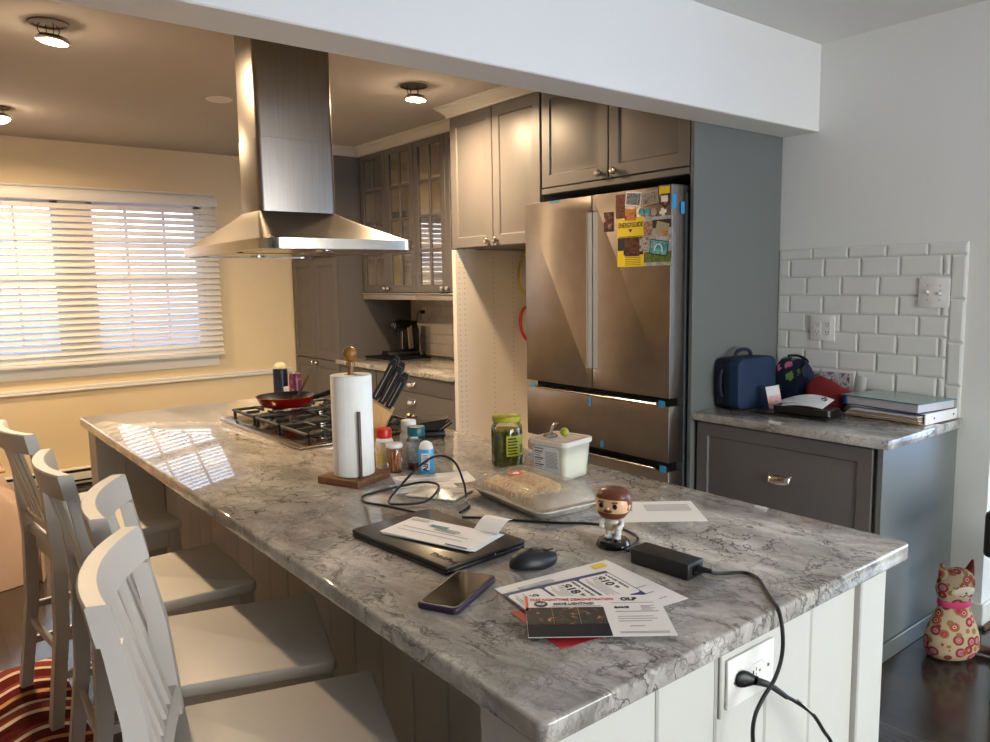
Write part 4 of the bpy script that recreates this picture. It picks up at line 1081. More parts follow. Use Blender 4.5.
bottle('toothpick_jar', 'small clear jar of toothpicks with white lid', 1.196, 2.032, [(0, 0), (.023, 0), (.025, .003), (.025, .072), (.023, .077), (0, .077)], 'glass',
       [(0, .0775), (.0255, .0775), (.026, .080), (.026, .087), (.0245, .090), (0, .090)], 'white_plastic')
tp = MB(); rnd = random.Random(3)
for i in range(46):
    r, t = .020 * math.sqrt(rnd.random()), rnd.random() * 2 * PI; q = Vector((r * math.cos(t), r * math.sin(t), .004)); e = Vector((rnd.uniform(-.006, .006), rnd.uniform(-.006, .006), .066))
    p2 = q * .9 + e; rr = math.hypot(p2.x, p2.y)
    if rr > .021: p2.x *= .021 / rr; p2.y *= .021 / rr
    tp.tube([q, p2], .0014, 5)
tag(obj('toothpicks', tp, 'toothpick', None, T(1.196, 2.032, CZ)), 'brown wooden toothpicks packed in the small clear jar', 'toothpicks', None, 'stuff')
bd = thing('drops_bottle', 'small blue and white bottle with domed white cap in front of the others', 'bottle', T(1.262, 1.953, CZ) @ RZ(math.radians(-40)))
def oval(r1, r2, z, n=24): return [Vector((r1 * math.cos(2 * PI * k / n), r2 * math.sin(2 * PI * k / n), z)) for k in range(n)]
obj('body', MB().loft([oval(.023, .015, 0), oval(.025, .017, .003), oval(.025, .017, .072), oval(.023, .016, .075)]), 'label_blue', bd)
obj('cap', MB().loft([oval(.0225, .0155, .0755), oval(.022, .0155, .082), oval(.017, .012, .094), oval(.009, .007, .099)]), 'white_plastic', bd)
obj('label', MB().box(-.013, .013, -.0185, -.0170, .012, .064, .0005, 1), 'tub_label', bd)
lt = MB().text('AIR', .022, FY(0, -.0186, .024) @ RZ(PI / 2), None, .0008)
for k in range(5): lt.box(-.009, .009, -.0188, -.0185, .040 + k * .0042, .0415 + k * .0042)
obj('lettering', lt, 'ink_blue', bd)

# folded black thing behind the bottles: a grill brush with a paddle lying on a dark tray
gb = thing('folded_utensil_holder', 'black folding stand lying at the rear edge of the island', 'stand', T(1.575, 2.44, CZ) @ RZ(math.radians(-30)))
obj('base', MB().box(-.075, .075, -.05, .05, 0, .022, .006, 2), 'black', gb)
obj('flap', MB().prism([(-.07, 0), (.05, 0), (.09, .045), (-.03, .028)], -.035, .035, .003, 1, axes((0, 0, .024), (1, 0, 0), (0, 0, 1), (0, -1, 0))), 'black', gb)
obj('hinge', MB().tube([(-.07, -.04, .03), (-.07, .04, .03)], .007, 10), 'black_gloss', gb)
obj('wire_prop', MB().tube([(.06, .03, .022), (.10, .03, .05), (.10, -.03, .05), (.06, -.03, .022)], .003, 8), 'black_gloss', gb)

M['lid_clear'] = milky('milky_lid', (222, 218, 208), 0.2)
M['red_tint'] = simple('faded_red_print', (190, 110, 100), 0.5)
M['dark_grey_ink'] = simple('dark_grey_ink', (56, 60, 66), 0.6)
# ------------------------------------------------------------------ papers, cables and electronics on the island
def lines(mb, x0, x1, y, n, dy, h, z, jag=.2, seed=1):
    r = random.Random(seed)
    for k in range(n): mb.box(x0, x1 - (x1 - x0) * jag * r.random(), y - k * dy - h, y - k * dy, z, z + .0002)
    return mb
def sheet(name, label, cat, x, y, z, w, h, rot, mat='paper', t=.0006, curl=0.0, group=None, corner=0.0):
    def f(u, v):
        c = curl * (u - .5) ** 2 * 4 + corner * max(0, u + v - 1.2) ** 2
        return Vector(((u - .5) * w, (v - .5) * h, c + t))
    m = MB(); m.surf(f, 12 if (curl or corner) else 1, 8 if corner else 1, t)
    return tag(obj(name, m, mat, None, T(x, y, z) @ RZ(math.radians(rot))), label, cat, group)

# letters beside the cable
p = sheet('letter', 'printed white letter under the cable arch beside the bottles', 'letter', 1.232, 1.868, CZ + .0005, .235, .13, -23)
lm = MB(); lines(lm, -.10, .06, .05, 2, .016, .004, .0013, .3, 2); lines(lm, -.10, .10, .005, 5, .011, .0022, .0013, .3, 5); obj('print_lines', lm, 'ink_grey', p)
p = sheet('letter', 'white letter sticking out toward the paper towel holder', 'letter', 1.165, 1.825, CZ + .0002, .18, .10, -18, t=.0003)
lm = MB(); lines(lm, -.08, .08, .03, 3, .016, .003, .0007, .3, 8); obj('print_lines', lm, 'ink_grey', p)
M['packet'] = photo('beige_packet', [(196, 180, 154), (226, 220, 208), (232, 230, 226), (176, 158, 130)], 26, .3)
pk = tag(obj('mail_packet', MB().surf(lambda u, v: Vector(((u - .5) * .15, (v - .5) * .115, .004 + .012 * math.sin(PI * u) * math.sin(PI * v))), 14, 10, .004), ['packet'], None, T(1.155, 1.725, CZ + .0016) @ RZ(math.radians(-62))), 'puffed clear packet with beige contents beside the laptop', 'packet')
# charger cable of the laptop: loops, stands up in an arch and runs to the adapter
z0 = CZ + .004
cab = [(1.01, 1.60, z0), (.985, 1.70, z0), (.955, 1.78, z0), (.975, 1.835, z0), (1.03, 1.85, z0), (1.10, 1.845, z0 + .003), (1.15, 1.80, z0 + .016), (1.16, 1.74, z0 + .019), (1.12, 1.69, z0 + .014), (1.06, 1.66, z0 + .006), (1.00, 1.70, z0 + .003), (1.00, 1.735, z0 + .006), (1.05, 1.755, z0 + .035), (1.12, 1.75, z0 + .085), (1.165, 1.735, z0 + .102), (1.192, 1.70, z0 + .085), (1.195, 1.665, z0 + .035), (1.172, 1.62, z0 + .006), (1.145, 1.57, z0 + .001), (1.115, 1.55, z0), (1.085, 1.53, z0 + .003)]
tag(obj('charging_cable', MB().tube(cab, .0033, 8, 6), 'rubber'), 'thin black cable looping and arching over the letters', 'cable')
# laptop
lp = thing('laptop', 'closed black laptop with envelopes on its lid', 'laptop', T(.926, 1.400, CZ) @ RZ(math.radians(95.2)))
obj('base', MB().prism(rrect(-.172, .172, -.115, .115, .008, 4), .0015, .0105, .003, 2), 'laptop_edge', lp)
obj('lid', MB().prism(rrect(-.172, .172, -.115, .115, .008, 4), .0112, .0195, .0025, 2), 'laptop', lp)
lg = MB().text('ThinkPad', .022, T(-.128, .085, .0196) @ RZ(PI), None, .0004)
obj('lettering', lg, 'black_gloss', lp)
obj('power_dot', MB().cyl((-.1725, -.02), .0015, .010, .013, 8), 'white_ink', lp)
for x in (-.15, .15):
    for y in (-.095, .095): obj('foot', MB().cyl((x, y), .007, 0, .0014, 12), 'rubber', lp)
zl = CZ + .0198
for i, (dx, dy, a, lb) in enumerate(((.008, -.006, 111, 'bottom white envelope of the pile on the laptop'), (.003, -.003, 109.5, 'middle white envelope of the pile on the laptop'), (0, 0, 108, 'top white printed envelope of the pile on the laptop'))):
    p = sheet('envelope', lb, 'envelope', .928 + dx, 1.392 + dy, zl + .0018 * i + .0004, .245, .125, a, t=.0014, group='envelopes on the laptop')
    if i == 2:
        lm = MB(); lines(lm, -.115, -.05, .052, 3, .006, .002, .0028, .4, 3); lines(lm, -.02, .05, .022, 3, .007, .0028, .0028, .3, 4); lines(lm, -.10, .10, -.005, 2, .02, .0016, .0028, .1, 6)
        obj('print_lines', lm, 'ink_grey', p)
        obj('blue_stripe', MB().box(.06, .118, -.059, -.053, .0028, .0031), 'ink_blue', p)
        obj('blue_window', MB().box(-.045, .005, .022, .034, .0028, .003), 'ink_teal', p)
        p.matrix_basis = p.matrix_basis @ RZ(PI)
fp = tag(obj('envelope', MB().surf(lambda u, v: Vector(((u - .5) * .065, v * .06, .004 + .022 * math.sin(v * 2.0) - .004 * v)), 4, 10, .001), 'paper', None, T(1.005, 1.318, zl + .006) @ RZ(math.radians(-72))), 'curled white envelope flap at the end of the pile on the laptop', 'envelope', 'envelopes on the laptop')
# phone
ph = thing('smartphone', 'smartphone in a purple case lying face up', 'phone', T(.795, 1.133, CZ) @ RZ(math.radians(27.5)))
obj('case', MB().prism(rrect(-.086, .086, -.043, .043, .013, 6), .0002, .0125, .003, 3), 'phone_case', ph)
obj('screen', MB().prism(rrect(-.078, .078, -.036, .036, .009, 6), .0126, .0132), 'screen', ph)
# mouse
ms = thing('computer_mouse', 'black wireless computer mouse beside the laptop', 'mouse', T(1.000, 1.150, CZ) @ RZ(math.radians(-8)) @ Matrix.Diagonal((.96, .96, .84, 1)))
def mring(s, z): return [Vector((.056 * s * math.cos(t) * (1 + .05 * math.cos(2 * t)), .034 * s * math.sin(t) * (1 - .10 * math.cos(t)), z + .006 * (s < .93) * (-math.cos(t)))) for t in [2 * PI * k / 28 for k in range(28)]]
obj('shell', MB().loft([mring(.92, .001), mring(1.0, .006), mring(1.0, .014), mring(.96, .022), mring(.84, .030), mring(.62, .0365), mring(.34, .040), mring(.08, .0408)]), 'mouse', ms, angle=60)
obj('wheel', MB().lathe([(0, -.004), (.008, -.004), (.009, 0), (.008, .004), (0, .004)], 18, T(.028, 0, .0275) @ RX(PI / 2)), 'black_gloss', ms)
obj('button_seam', MB().box(.012, .05, -.0006, .0006, .030, .0335), 'black_gloss', ms)

# clamshell of pastries
cl = thing('pastry_clamshell', 'clear plastic clamshell holding flaky pastries with a red sticker', 'food container', T(1.300, 1.497, CZ) @ RZ(math.radians(84.5)))
def sr(hx, hy, r, z): return [Vector((p[0], p[1], z)) for p in rrect(-hx, hx, -hy, hy, r, 5)]
obj('tray', MB().loft([sr(.142, .077, .03, .001), sr(.152, .085, .03, .006), sr(.168, .098, .035, .026), sr(.179, .108, .035, .027), sr(.179, .108, .035, .030), sr(.168, .098, .035, .030), sr(.150, .084, .03, .008)], cap=True), 'foil', cl)
obj('lid', MB().loft([sr(.180, .109, .035, .0312), sr(.166, .097, .035, .0325), sr(.160, .093, .04, .052), sr(.142, .078, .04, .066), sr(.09, .05, .03, .0675)], cap=True), 'clear_plastic', cl)
sk = obj('sticker', MB().cyl((.058, .014), .022, .0682, .0690, 24), 'ink_red', cl)
obj('lettering', MB().text('45', .022, T(.058, .014, .0691) @ RZ(PI * 1.0 - .9), None, .0008), 'white_ink', sk)
for i, (x, y, l, w, a, lb) in enumerate(((.046, .039, .098, .0385, 2, 'long flaky pastry at the back of the clamshell'), (.044, -.0395, .100, .0385, -2, 'flaky pastry at the front of the clamshell'), (-.098, .036, .045, .033, 6, 'flat pastry at the back right of the clamshell'), (-.100, -.034, .042, .032, -5, 'flat pastry at the front right of the clamshell'))):
    hgt = .043 if i < 2 else .016
    m = MB(); R = []
    for k in range(9):
        t = -1 + 2 * k / 8; e = max(.06, 1 - abs(t) ** 6) ** .5; R.append([Vector((t * l, w * e * math.cos(q), hgt * .5 + hgt * .5 * e * math.sin(q) + .003 * math.sin(7 * q + k * 2) * e)) for q in [2 * PI * n / 20 for n in range(20)]])
    m.loft(R)
    tag(obj('pastry', m, 'bread', None, T(1.300, 1.497, CZ + .0125) @ RZ(math.radians(84.5)) @ T(x, y, 0) @ RZ(math.radians(a))), lb, 'pastry', 'pastries in the clamshell')

# pickle jar
JX, JY = 1.505, 1.855
jr = thing('pickle_jar', 'glass jar of green pickles with yellow lid and label', 'jar', T(JX, JY, CZ))
obj('glass_wall', MB().lathe([(0, .001), (.043, .001), (.049, .006), (.050, .015), (.050, .122), (.047, .132), (.042, .138), (.042, .145)], 36), 'glass', jr)
obj('brine', MB().lathe([(0, .004), (.044, .005), (.0485, .012), (.0485, .118), (0, .118)], 32), 'brine', jr)
obj('lid', MB().lathe([(0, .1455), (.0455, .1455), (.0465, .148), (.0465, .160), (.044, .1635), (.036, .1635), (.034, .1625), (0, .1625)], 36), 'lid_yellow', jr)
la = math.atan2(-.85, -.10)
lbj = obj('label', MB().lathe([(.0502, .040), (.0507, .041), (.0507, .104), (.0502, .105)], 20, None, 0, la - .70 + .10, la + .70 + .10), 'label_yellow', jr)
lt = MB()
for k in range(6):
    zz = .096 - k * .0095
    m_ = MB(); lt.lathe([(.0508, zz - .0018), (.0511, zz - .0012), (.0511, zz + .0012), (.0508, zz + .0018)], 12, None, 0, la - .5, la + .05 + .1 * (k % 2))
for k in range(9): lt.lathe([(.0508, .048 + k * .003), (.0511, .0482 + k * .003), (.0511, .0495 + k * .003), (.0508, .05 + k * .003)], 6, None, 0, la + .35, la + .68)
obj('print_lines', lt, 'navy_dark', lbj)
for i in range(11):
    t = 2 * PI * i / 8 + .2; r = .033 if i < 8 else .012; t = t if i < 8 else 2 * PI * (i - 8) / 3
    m = MB(); R = []
    for k in range(9):
        u = -1 + 2 * k / 8; e = math.sqrt(max(.02, 1 - abs(u) ** 3)); R.append([Vector((.0125 * e * math.cos(q), .0125 * e * math.sin(q), .058 + u * .050)) for q in [2 * PI * n / 14 for n in range(14)]])
    m.loft(R)
    tag(obj('pickle', m, 'pickle', None, T(JX + r * math.cos(t), JY + r * math.sin(t), CZ + .003)), 'green pickle standing inside the yellow-lidded jar', 'pickle', 'pickles in the jar')

# tub of curd with a bottle stopper on its lid
tb = thing('food_tub', 'square white plastic tub with nutrition label and translucent lid', 'tub', T(1.547, 1.651, CZ) @ RZ(math.radians(9)) @ Matrix.Diagonal((.87, .87, 1, 1)))
obj('wall', MB().loft([sr(.064, .064, .014, .001), sr(.068, .068, .016, .004), sr(.077, .077, .018, .110)], cap=True), 'tub', tb)
obj('lid', MB().loft([sr(.082, .082, .02, .104), sr(.083, .083, .02, .108), sr(.083, .083, .02, .117), sr(.080, .080, .02, .119), sr(.074, .074, .018, .1175), sr(.068, .068, .016, .117)], cap=True), 'lid_clear', tb)
ringm = MB(); ringm.loft([sr(.066, .066, .015, .1175), sr(.066, .066, .015, .118), sr(.062, .062, .013, .118), sr(.062, .062, .013, .1175), sr(.066, .066, .015, .1175)], cap=False); obj('red_ring_print', ringm, 'red_tint', tb)
tilt = math.atan2(.009, .106)
lb_ = obj('nutrition_label', MB().prism(rrect(-.055, .055, -.046, .044, .012, 4), 0, .0007), 'tub_label', tb, axes((-.0735, .004, .055), (0, -1, 0), (-.085, 0, 1), (-1, 0, -.085)))
lt = MB().box(-.052, -.008, -.030, .034, .0008, .001)
obj('fact_box', lt, 'paper', lb_)
lt = MB(); 
for k in range(9): lt.box(-.050, -.012 - .006 * (k % 3), .030 - k * .0068 - (.0034 if k % 3 == 0 else .0018), .030 - k * .0068, .0011, .0013)
obj('print_lines', lt, 'ink', lb_)
lt = MB(); lines(lt, -.002, .05, .030, 12, .0042, .0018, .0008, .15, 9); obj('print_lines', lt, 'ink_grey', lb_)
obj('brand_lettering', MB().text('Nutrition Facts', .007, T(-.030, .0375, .0009), .04, .0002), 'ink', lb_)
tag(obj('cottage_cheese', MB().loft([sr(.060, .060, .012, .006), sr(.065, .065, .014, .03), sr(.068, .068, .014, .062), sr(.05, .05, .012, .070), sr(.02, .02, .008, .066)]), 'curd', None, T(1.547, 1.651, CZ) @ RZ(math.radians(9)) @ Matrix.Diagonal((.87, .87, 1.2, 1))), 'lumpy cream curd inside the white tub', 'cottage cheese', None, 'stuff')
bs = thing('bottle_stopper', 'metal bottle stopper with a green ball lying on the tub lid', 'bottle stopper', T(1.537, 1.66, CZ + .1192))
obj('foot_plate', MB().lathe([(0, 0), (.022, 0), (.023, .003), (.018, .008), (0, .008)], 24, T(-.012, .012, 0)), 'steel_bright', bs)
obj('stem', MB().tube([(-.012, .012, .006), (-.008, .008, .022), (-.004, .004, .036), (.006, -.006, .044)], .0055, 10, 4), 'steel_bright', bs)
obj('ball', MB().ball((.020, -.016, .0135), .0135), 'olive', bs)

# little bobble-head figure in plain clothes
fg = thing('toy_figurine', 'small bearded big-headed toy figure on a round black base', 'figurine', T(1.212, 1.125, CZ) @ RZ(math.radians(-160)) @ Matrix.Diagonal((.96, .96, .96, 1)))
obj('base', MB().lathe([(0, 0), (.038, 0), (.040, .003), (.037, .013), (.034, .017), (0, .0175)], 12), 'black_gloss', fg)
for y in (-.011, .011):
    obj('leg', MB().loft([oval(.009, .0075, .018), oval(.0085, .0075, .03), oval(.0095, .0085, .046)], T(0, y, 0)).ball((.004, y, .0225), .009, (1.25, .85, .5)), 'toy_white', fg)
obj('body', MB().loft([oval(.016, .0215, .040), oval(.017, .022, .046), oval(.0135, .0175, .056), oval(.0125, .0165, .064), oval(.008, .010, .069)]), 'beige_cloth', fg)
obj('shirt', MB().loft([oval(.0142, .0182, .0565), oval(.0135, .0178, .062), oval(.0095, .012, .0675)]), 'toy_white', fg)
for s in (-1, 1):
    obj('arm', MB().tube([(0, s * .0165, .064), (.006, s * .0235, .056), (.017, s * .021, .050)], .0052, 10, 4).ball((.019, s * .020, .0495), .0062), 'toy_white', fg)
HZ = .100
def headring(z, rx, ry, off=0): return [Vector((off + rx * math.copysign(abs(math.cos(t)) ** .8, math.cos(t)), ry * math.copysign(abs(math.sin(t)) ** .8, math.sin(t)), HZ + z)) for t in [2 * PI * k / 28 for k in range(28)]]
hd = obj('head', MB().loft([headring(-.030, .014, .02), headring(-.026, .024, .029), headring(-.014, .030, .036), headring(0, .032, .038), headring(.016, .031, .037), headring(.028, .024, .029), headring(.033, .010, .012)]), 'skin', fg, angle=60)
obj('hair', MB().loft([headring(-.010, .0285, .0395, -.008), headring(.010, .0295, .0405, -.0075), headring(.0165, .0338, .0395, -.0025), headring(.022, .0335, .0385, -.001), headring(.033, .026, .031, -.001), headring(.038, .011, .014, -.002)]).box(-.036, -.012, -.034, .034, HZ - .022, HZ + .01, .01, 3), 'hair', hd, angle=60)
bd_ = MB().loft([headring(-.0325, .013, .018, .003), headring(-.029, .0245, .027, .0035), headring(-.020, .0305, .034, .002), headring(-.0155, .0312, .0368, 0)])
obj('beard', bd_, 'hair', hd, angle=60)
obj('moustache', MB().ball((.0322, 0, HZ - .010), .010, (.25, 1.05, .38)), 'hair', hd)
obj('nose', MB().ball((.0325, 0, HZ - .004), .0034), 'skin', hd)
for s in (-1, 1):
    obj('eye', MB().ball((.0312, s * .0165, HZ + .002), .0056, (.3, 1, 1.1)), 'black_gloss', hd)
    obj('eyebrow', MB().bar((.0322, s * .010, HZ + .0105), (.0305, s * .023, HZ + .0115), .003, .003), 'hair', hd)
    obj('ear', MB().ball((-.001, s * .0375, HZ - .003), .007, (.8, .5, 1)), 'skin', hd)
# printed envelope behind the figure
p = sheet('envelope', 'white window envelope lying behind the toy figure', 'envelope', 1.468, 1.235, CZ + .0004, .245, .17, -38.5)
lm = MB(); lines(lm, -.105, -.045, .01, 1, .01, .005, .0013, 0, 2); obj('print_lines', lm, 'ink_teal', p)
lm = MB().box(-.01, .105, .0, .055, .0013, .0015); obj('paper_window', lm, 'paper_grey', p)
# power adapter and its cord over the island edge to the plug
pa = thing('power_adapter', 'black laptop power adapter brick near the island edge', 'power adapter', T(1.192, .962, CZ) @ RZ(math.radians(4)))
obj('brick', MB().box(-.027, .027, -.070, .070, .0003, .034, .004, 3), 'black', pa)
obj('socket', MB().box(-.012, .012, -.0712, -.0695, .008, .026, .003, 1), 'black_gloss', pa)
obj('strain_relief', MB().tube([(.005, -.071, .018), (.012, -.098, .018)], .0075, 10, 0, None, 0, .004), 'rubber', pa)
obj('strain_relief', MB().tube([(0, .070, .016), (0, .088, .013)], .0055, 10, 0, None, 0, .003), 'rubber', pa)
cord = [(1.206, .865, CZ + .018), (1.222, .862, CZ + .012), (1.252, .858, CZ + .006), (1.284, .838, CZ + .0045), (1.276, .806, CZ + .0045), (1.240, .768, CZ + .0045), (1.200, .727, CZ + .005), (1.182, .704, CZ + .001), (1.176, .692, CZ - .03), (1.173, .69, CZ - .072), (1.153, .69, CZ - .108), (1.114, .69, CZ - .134), (1.092, .69, CZ - .161), (1.088, .688, CZ - .205), (1.10, .68, CZ - .33), (1.22, .67, CZ - .42), (1.33, .665, CZ - .40), (1.338, .676, CZ - .31), (1.313, .684, CZ - .265), (1.282, .688, CZ - .224), (1.238, .690, CZ - .188), (1.195, .691, CZ - .158)]
pc = tag(obj('power_cord', MB().tube(cord, .0036, 10, 8), 'rubber'), 'x', 'x'); adopt(pc, pa)
pg = obj('plug', MB().lathe([(0, 0), (.0145, 0), (.0155, .003), (.0145, .010), (.011, .018), (.0085, .024), (.008, .028)], 20, axes((0, -.0002, 0), (0, 0, 1), (1, 0, 0), (.75, -.66, -.12))), 'black', None, T(1.122, .738, .742)); adopt(pg, pa)
obj('strain_relief', MB().tube([(.020, -.0175, -.004), (.042, -.032, -.014), (.073, -.047, -.041)], .0075, 10, 4, None, 0, .0045), 'black', pg)
tg = obj('cord_tag', MB().box(-.024, .024, -.006, .006, -.0008, .0008, 0, 1, axes((1.246, .6835, .668), (.70, -.06, -.62), (.2, .95, .1), (.62, -.2, .7))), 'white_plastic'); adopt(tg, pa)
cab2 = [(1.196, 1.053, CZ + .012), (1.20, 1.085, CZ + .005), (1.235, 1.12, CZ + .004), (1.285, 1.20, CZ + .0045), (1.27, 1.29, CZ + .005), (1.20, 1.32, CZ + .0045), (1.17, 1.345, CZ + .0045)]
tag(obj('adapter_cable', MB().tube([(1.196, 1.053, CZ + .012), (1.20, 1.078, CZ + .006), (1.24, 1.09, CZ + .0038), (1.285, 1.12, CZ + .0048), (1.30, 1.19, CZ + .0048), (1.27, 1.26, CZ + .0048), (1.215, 1.32, CZ + .0038), (1.155, 1.40, CZ + .0038), (1.10, 1.47, CZ + .0045), (1.07, 1.50, CZ + .0045)], .0033, 8, 6), 'rubber'), 'thin black cable from the adapter passing under the clamshell edge', 'cable')

# pile of mail at the near end of the island
zf = CZ + .0003
red = sheet('leaflet', 'red leaflet at the bottom of the mail pile', 'leaflet', .888, .915, zf, .165, .16, -9, 'red_card', .0007)
fl = sheet('flyer', 'large white advertising sheet in the mail pile', 'flyer', .982, .972, zf + .0012, .275, .235, -7, 'paper', .0007)
obj('colour_strip', MB().box(-.10, -.02, .083, .095, .0016, .0018), 'ph_sheet', fl)
obj('yellow_patch', MB().box(.085, .118, .088, .106, .0016, .0018), 'ink_yellow', fl)
lm = MB(); lines(lm, .05, .12, -.03, 3, .03, .002, .0016, .4, 3); obj('print_lines', lm, 'ink_grey', fl)
zc = zf + .0036
cp_ = sheet('coupon_sheet', 'blue bordered sheet of price coupons in the mail pile', 'coupon sheet', .955, .985, zc, .235, .13, -11, 'ink_blue', .0006)
for k, xc in enumerate((-.078, 0, .078)):
    cpm = MB().prism(rrect(xc - .036, xc + .036, -.054, .052, .008, 4), .0013, .0016); cpo = obj('coupon', cpm, 'paper', cp_)
    t_ = MB(); Q = T(xc, 0, .0017) @ RZ(-PI / 2)
    if k == 2: t_.text('$10', .026, Q @ T(-.02, .006, 0), .045, .0008).text('LARGE PIZZA', .007, Q @ T(-.008, .026, 0), .075, .0002).text('99', .011, Q @ T(.014, .010, 0), None, .0003)
    elif k == 1: t_.text('$18', .026, Q @ T(-.02, .006, 0), .045, .0008).text('PIZZA & WINGS', .007, Q @ T(-.008, .026, 0), .08, .0002).text('99', .011, Q @ T(.014, .010, 0), None, .0003)
    else: t_.text('$', .026, Q @ T(-.026, .006, 0), None, .0008)
    obj('lettering', t_, 'ink', cpo)
    lm = MB(); [lm.box(xc - .008 - .005 * q, xc - .0068 - .005 * q, -.045 + .01 * (q % 2), .045 - .012 * (q % 3), .0017, .0019) for q in range(5)]; obj('print_lines', lm, 'ink_grey', cpo)
wm = sheet('leaflet', 'white folded leaflet under the lighting postcard', 'leaflet', .905, .905, zf + .0054, .20, .15, -33, 'paper', .0006)
cdz = zf + .0074
ca = math.degrees(math.atan2(.88 - 1.03, 1.061 - .871))
oc = sheet('postcard', 'lighting demonstration postcard on top of the mail pile', 'postcard', .916, .889, cdz, .244, .163, ca, 'paper', .0006)
zt = .0012
obj('orange_stripe', MB().box(-.1215, -.1165, .018, .081, zt, zt + .0002), 'ink_orange', oc)
obj('lettering', MB().text('FREE NIGHTTIME DEMONSTRATION', .014, T(-.037, .064, zt), .15, .00005), 'ink_orange', oc)
obj('lettering', MB().text('HAVE LIGHTING?', .013, T(-.035, .046, zt), .072, .00015), 'ink', oc)
lm = MB(); lines(lm, -.075, .012, .037, 1, .004, .0016, zt, 0, 2); lines(lm, .035, .112, .012, 1, .01, .0018, zt, .1, 3); lines(lm, .035, .105, -.008, 3, .009, .0014, zt, .5, 4); lines(lm, .03, .112, -.066, 2, .004, .0012, zt, 0, 5); lines(lm, .05, .075, -.045, 1, .004, .0016, zt, 0, 6)
lines(lm, .032, .108, .048, 1, .004, .0012, zt, 0, 7); lines(lm, .082, .108, .034, 4, .005, .0012, zt, .4, 8); obj('print_lines', lm, 'ink_grey', oc)
obj('round_badge', MB().cyl((-.094, .046), .0125, zt, zt + .0002, 24), 'dark_grey_ink', oc)
obj('lettering', MB().text('OLP', .008, T(-.094, .046, zt + .0003), None, .0003), 'white_ink', oc)
obj('logo_lettering', MB().text('OLP', .017, T(.066, .063, zt), .03, .0007), 'ink', oc)
obj('lettering', MB().text('SAVE', .009, T(.048, .028, zt), .026, .0005), 'ink', oc)
ph_ = MB(); 
for k in range(3): ph_.box(-.1215 + k * .046, -.1215 + k * .046 + .0455, -.035, .031, zt, zt + .0002)
obj('night_photo', ph_, 'night', oc)
obj('dark_band', MB().box(-.1215, .0165, -.081, -.0355, zt, zt + .0002), 'navy_dark', oc)
M_ = None

# ------------------------------------------------------------------ near worktop by the wall
# outlets and switches on the tile
XT = XW - .0125
dp = thing('wall_outlet', 'white double outlet on the white tile wall', 'outlet', FX(XT, 1.84, 1.206))
obj('cover', MB().box(-.0595, .0595, -.0585, .0585, 0, .006, .002, 2), 'white_plastic', dp)
for x in (-.024, .024):
    r = obj('receptacle', MB().prism(rrect(x - .017, x + .017, -.034, .034, .012, 5), .006, .0075), 'white_plastic', dp)
    sl = MB()
    for y in (-.019, .019): sl.box(x - .0075, x - .005, y - .003, y + .006, .0076, .0079).box(x + .005, x + .0075, y - .003, y + .006, .0076, .0079).cyl((x, y - .009), .0028, .0076, .0079, 10)
    obj('slots', sl, 'ink', r)
sw = thing('light_switch', 'white double toggle switch plate high on the tile wall', 'switch', FX(XT, 1.363, 1.37))
obj('cover', MB().box(-.0605, .0605, -.061, .061, 0, .006, .002, 2), 'white_plastic', sw)
for x, d in ((-.024, -1), (.024, 1)):
    obj('toggle', MB().box(x - .0045, x + .0045, -.005, .005, .006, .018, .0015, 1, T(0, 0, 0) @ T(0, .0, .006) @ RX(d * .5) @ T(0, 0, -.006)), 'white_plastic', sw)
    obj('toggle_slot', MB().box(x - .006, x + .006, -.013, .013, .0058, .0063), 'grout', sw)
    obj('screw', MB().cyl((x, .03), .003, .006, .0068, 10).cyl((x, -.03), .003, .006, .0068, 10), 'silver', sw)

# lunch box
lx = thing('lunch_box', 'blue soft lunch box with carry handle against the grey panel', 'lunch box', T(3.025, 2.0, CZ) @ RZ(math.radians(-3)))
def rrv(hx, hy, r, z): return [Vector((p[0], p[1], z)) for p in rrect(-hx, hx, -hy, hy, r, 5)]
def yb(y, hx, hz0, hz1, r): return [Vector((p[0], y, p[1])) for p in rrect(-hx, hx, hz0, hz1, r, 6)]
obj('front_panel', MB().loft([yb(-.066, .126, .012, .218, .03), yb(-.0635, .135, .004, .226, .036), yb(-.045, .139, .001, .23, .038), yb(-.0175, .139, .001, .23, .038)]), 'lunch_blue', lx, angle=50)
obj('gusset', MB().loft([yb(-.0170, .137, .0008, .228, .038), yb(.0545, .137, .0008, .228, .038), yb(.060, .13, .006, .222, .034)]), 'lunch_dark', lx, angle=50)
obj('zipper', MB().loft([yb(.004, .1385, .0006, .2295, .038), yb(.004, .1395, .0003, .2305, .038), yb(.010, .1395, .0003, .2305, .038), yb(.010, .1385, .0006, .2295, .038)], cap=False), 'leather', lx)
hm = MB(); R = []
for k in range(13):
    t = PI * k / 12; c = Vector((-.055 * math.cos(t), .015, .231 + .030 * math.sin(t) ** .7)); R.append(c)
hm.tube(R, .0085, 8); obj('handle', hm, 'lunch_dark', lx)
obj('side_strap', MB().tube([(-.138, .02, .18), (-.152, .02, .15), (-.152, .02, .09), (-.138, .02, .06)], .007, 8, 5), 'lunch_dark', lx)
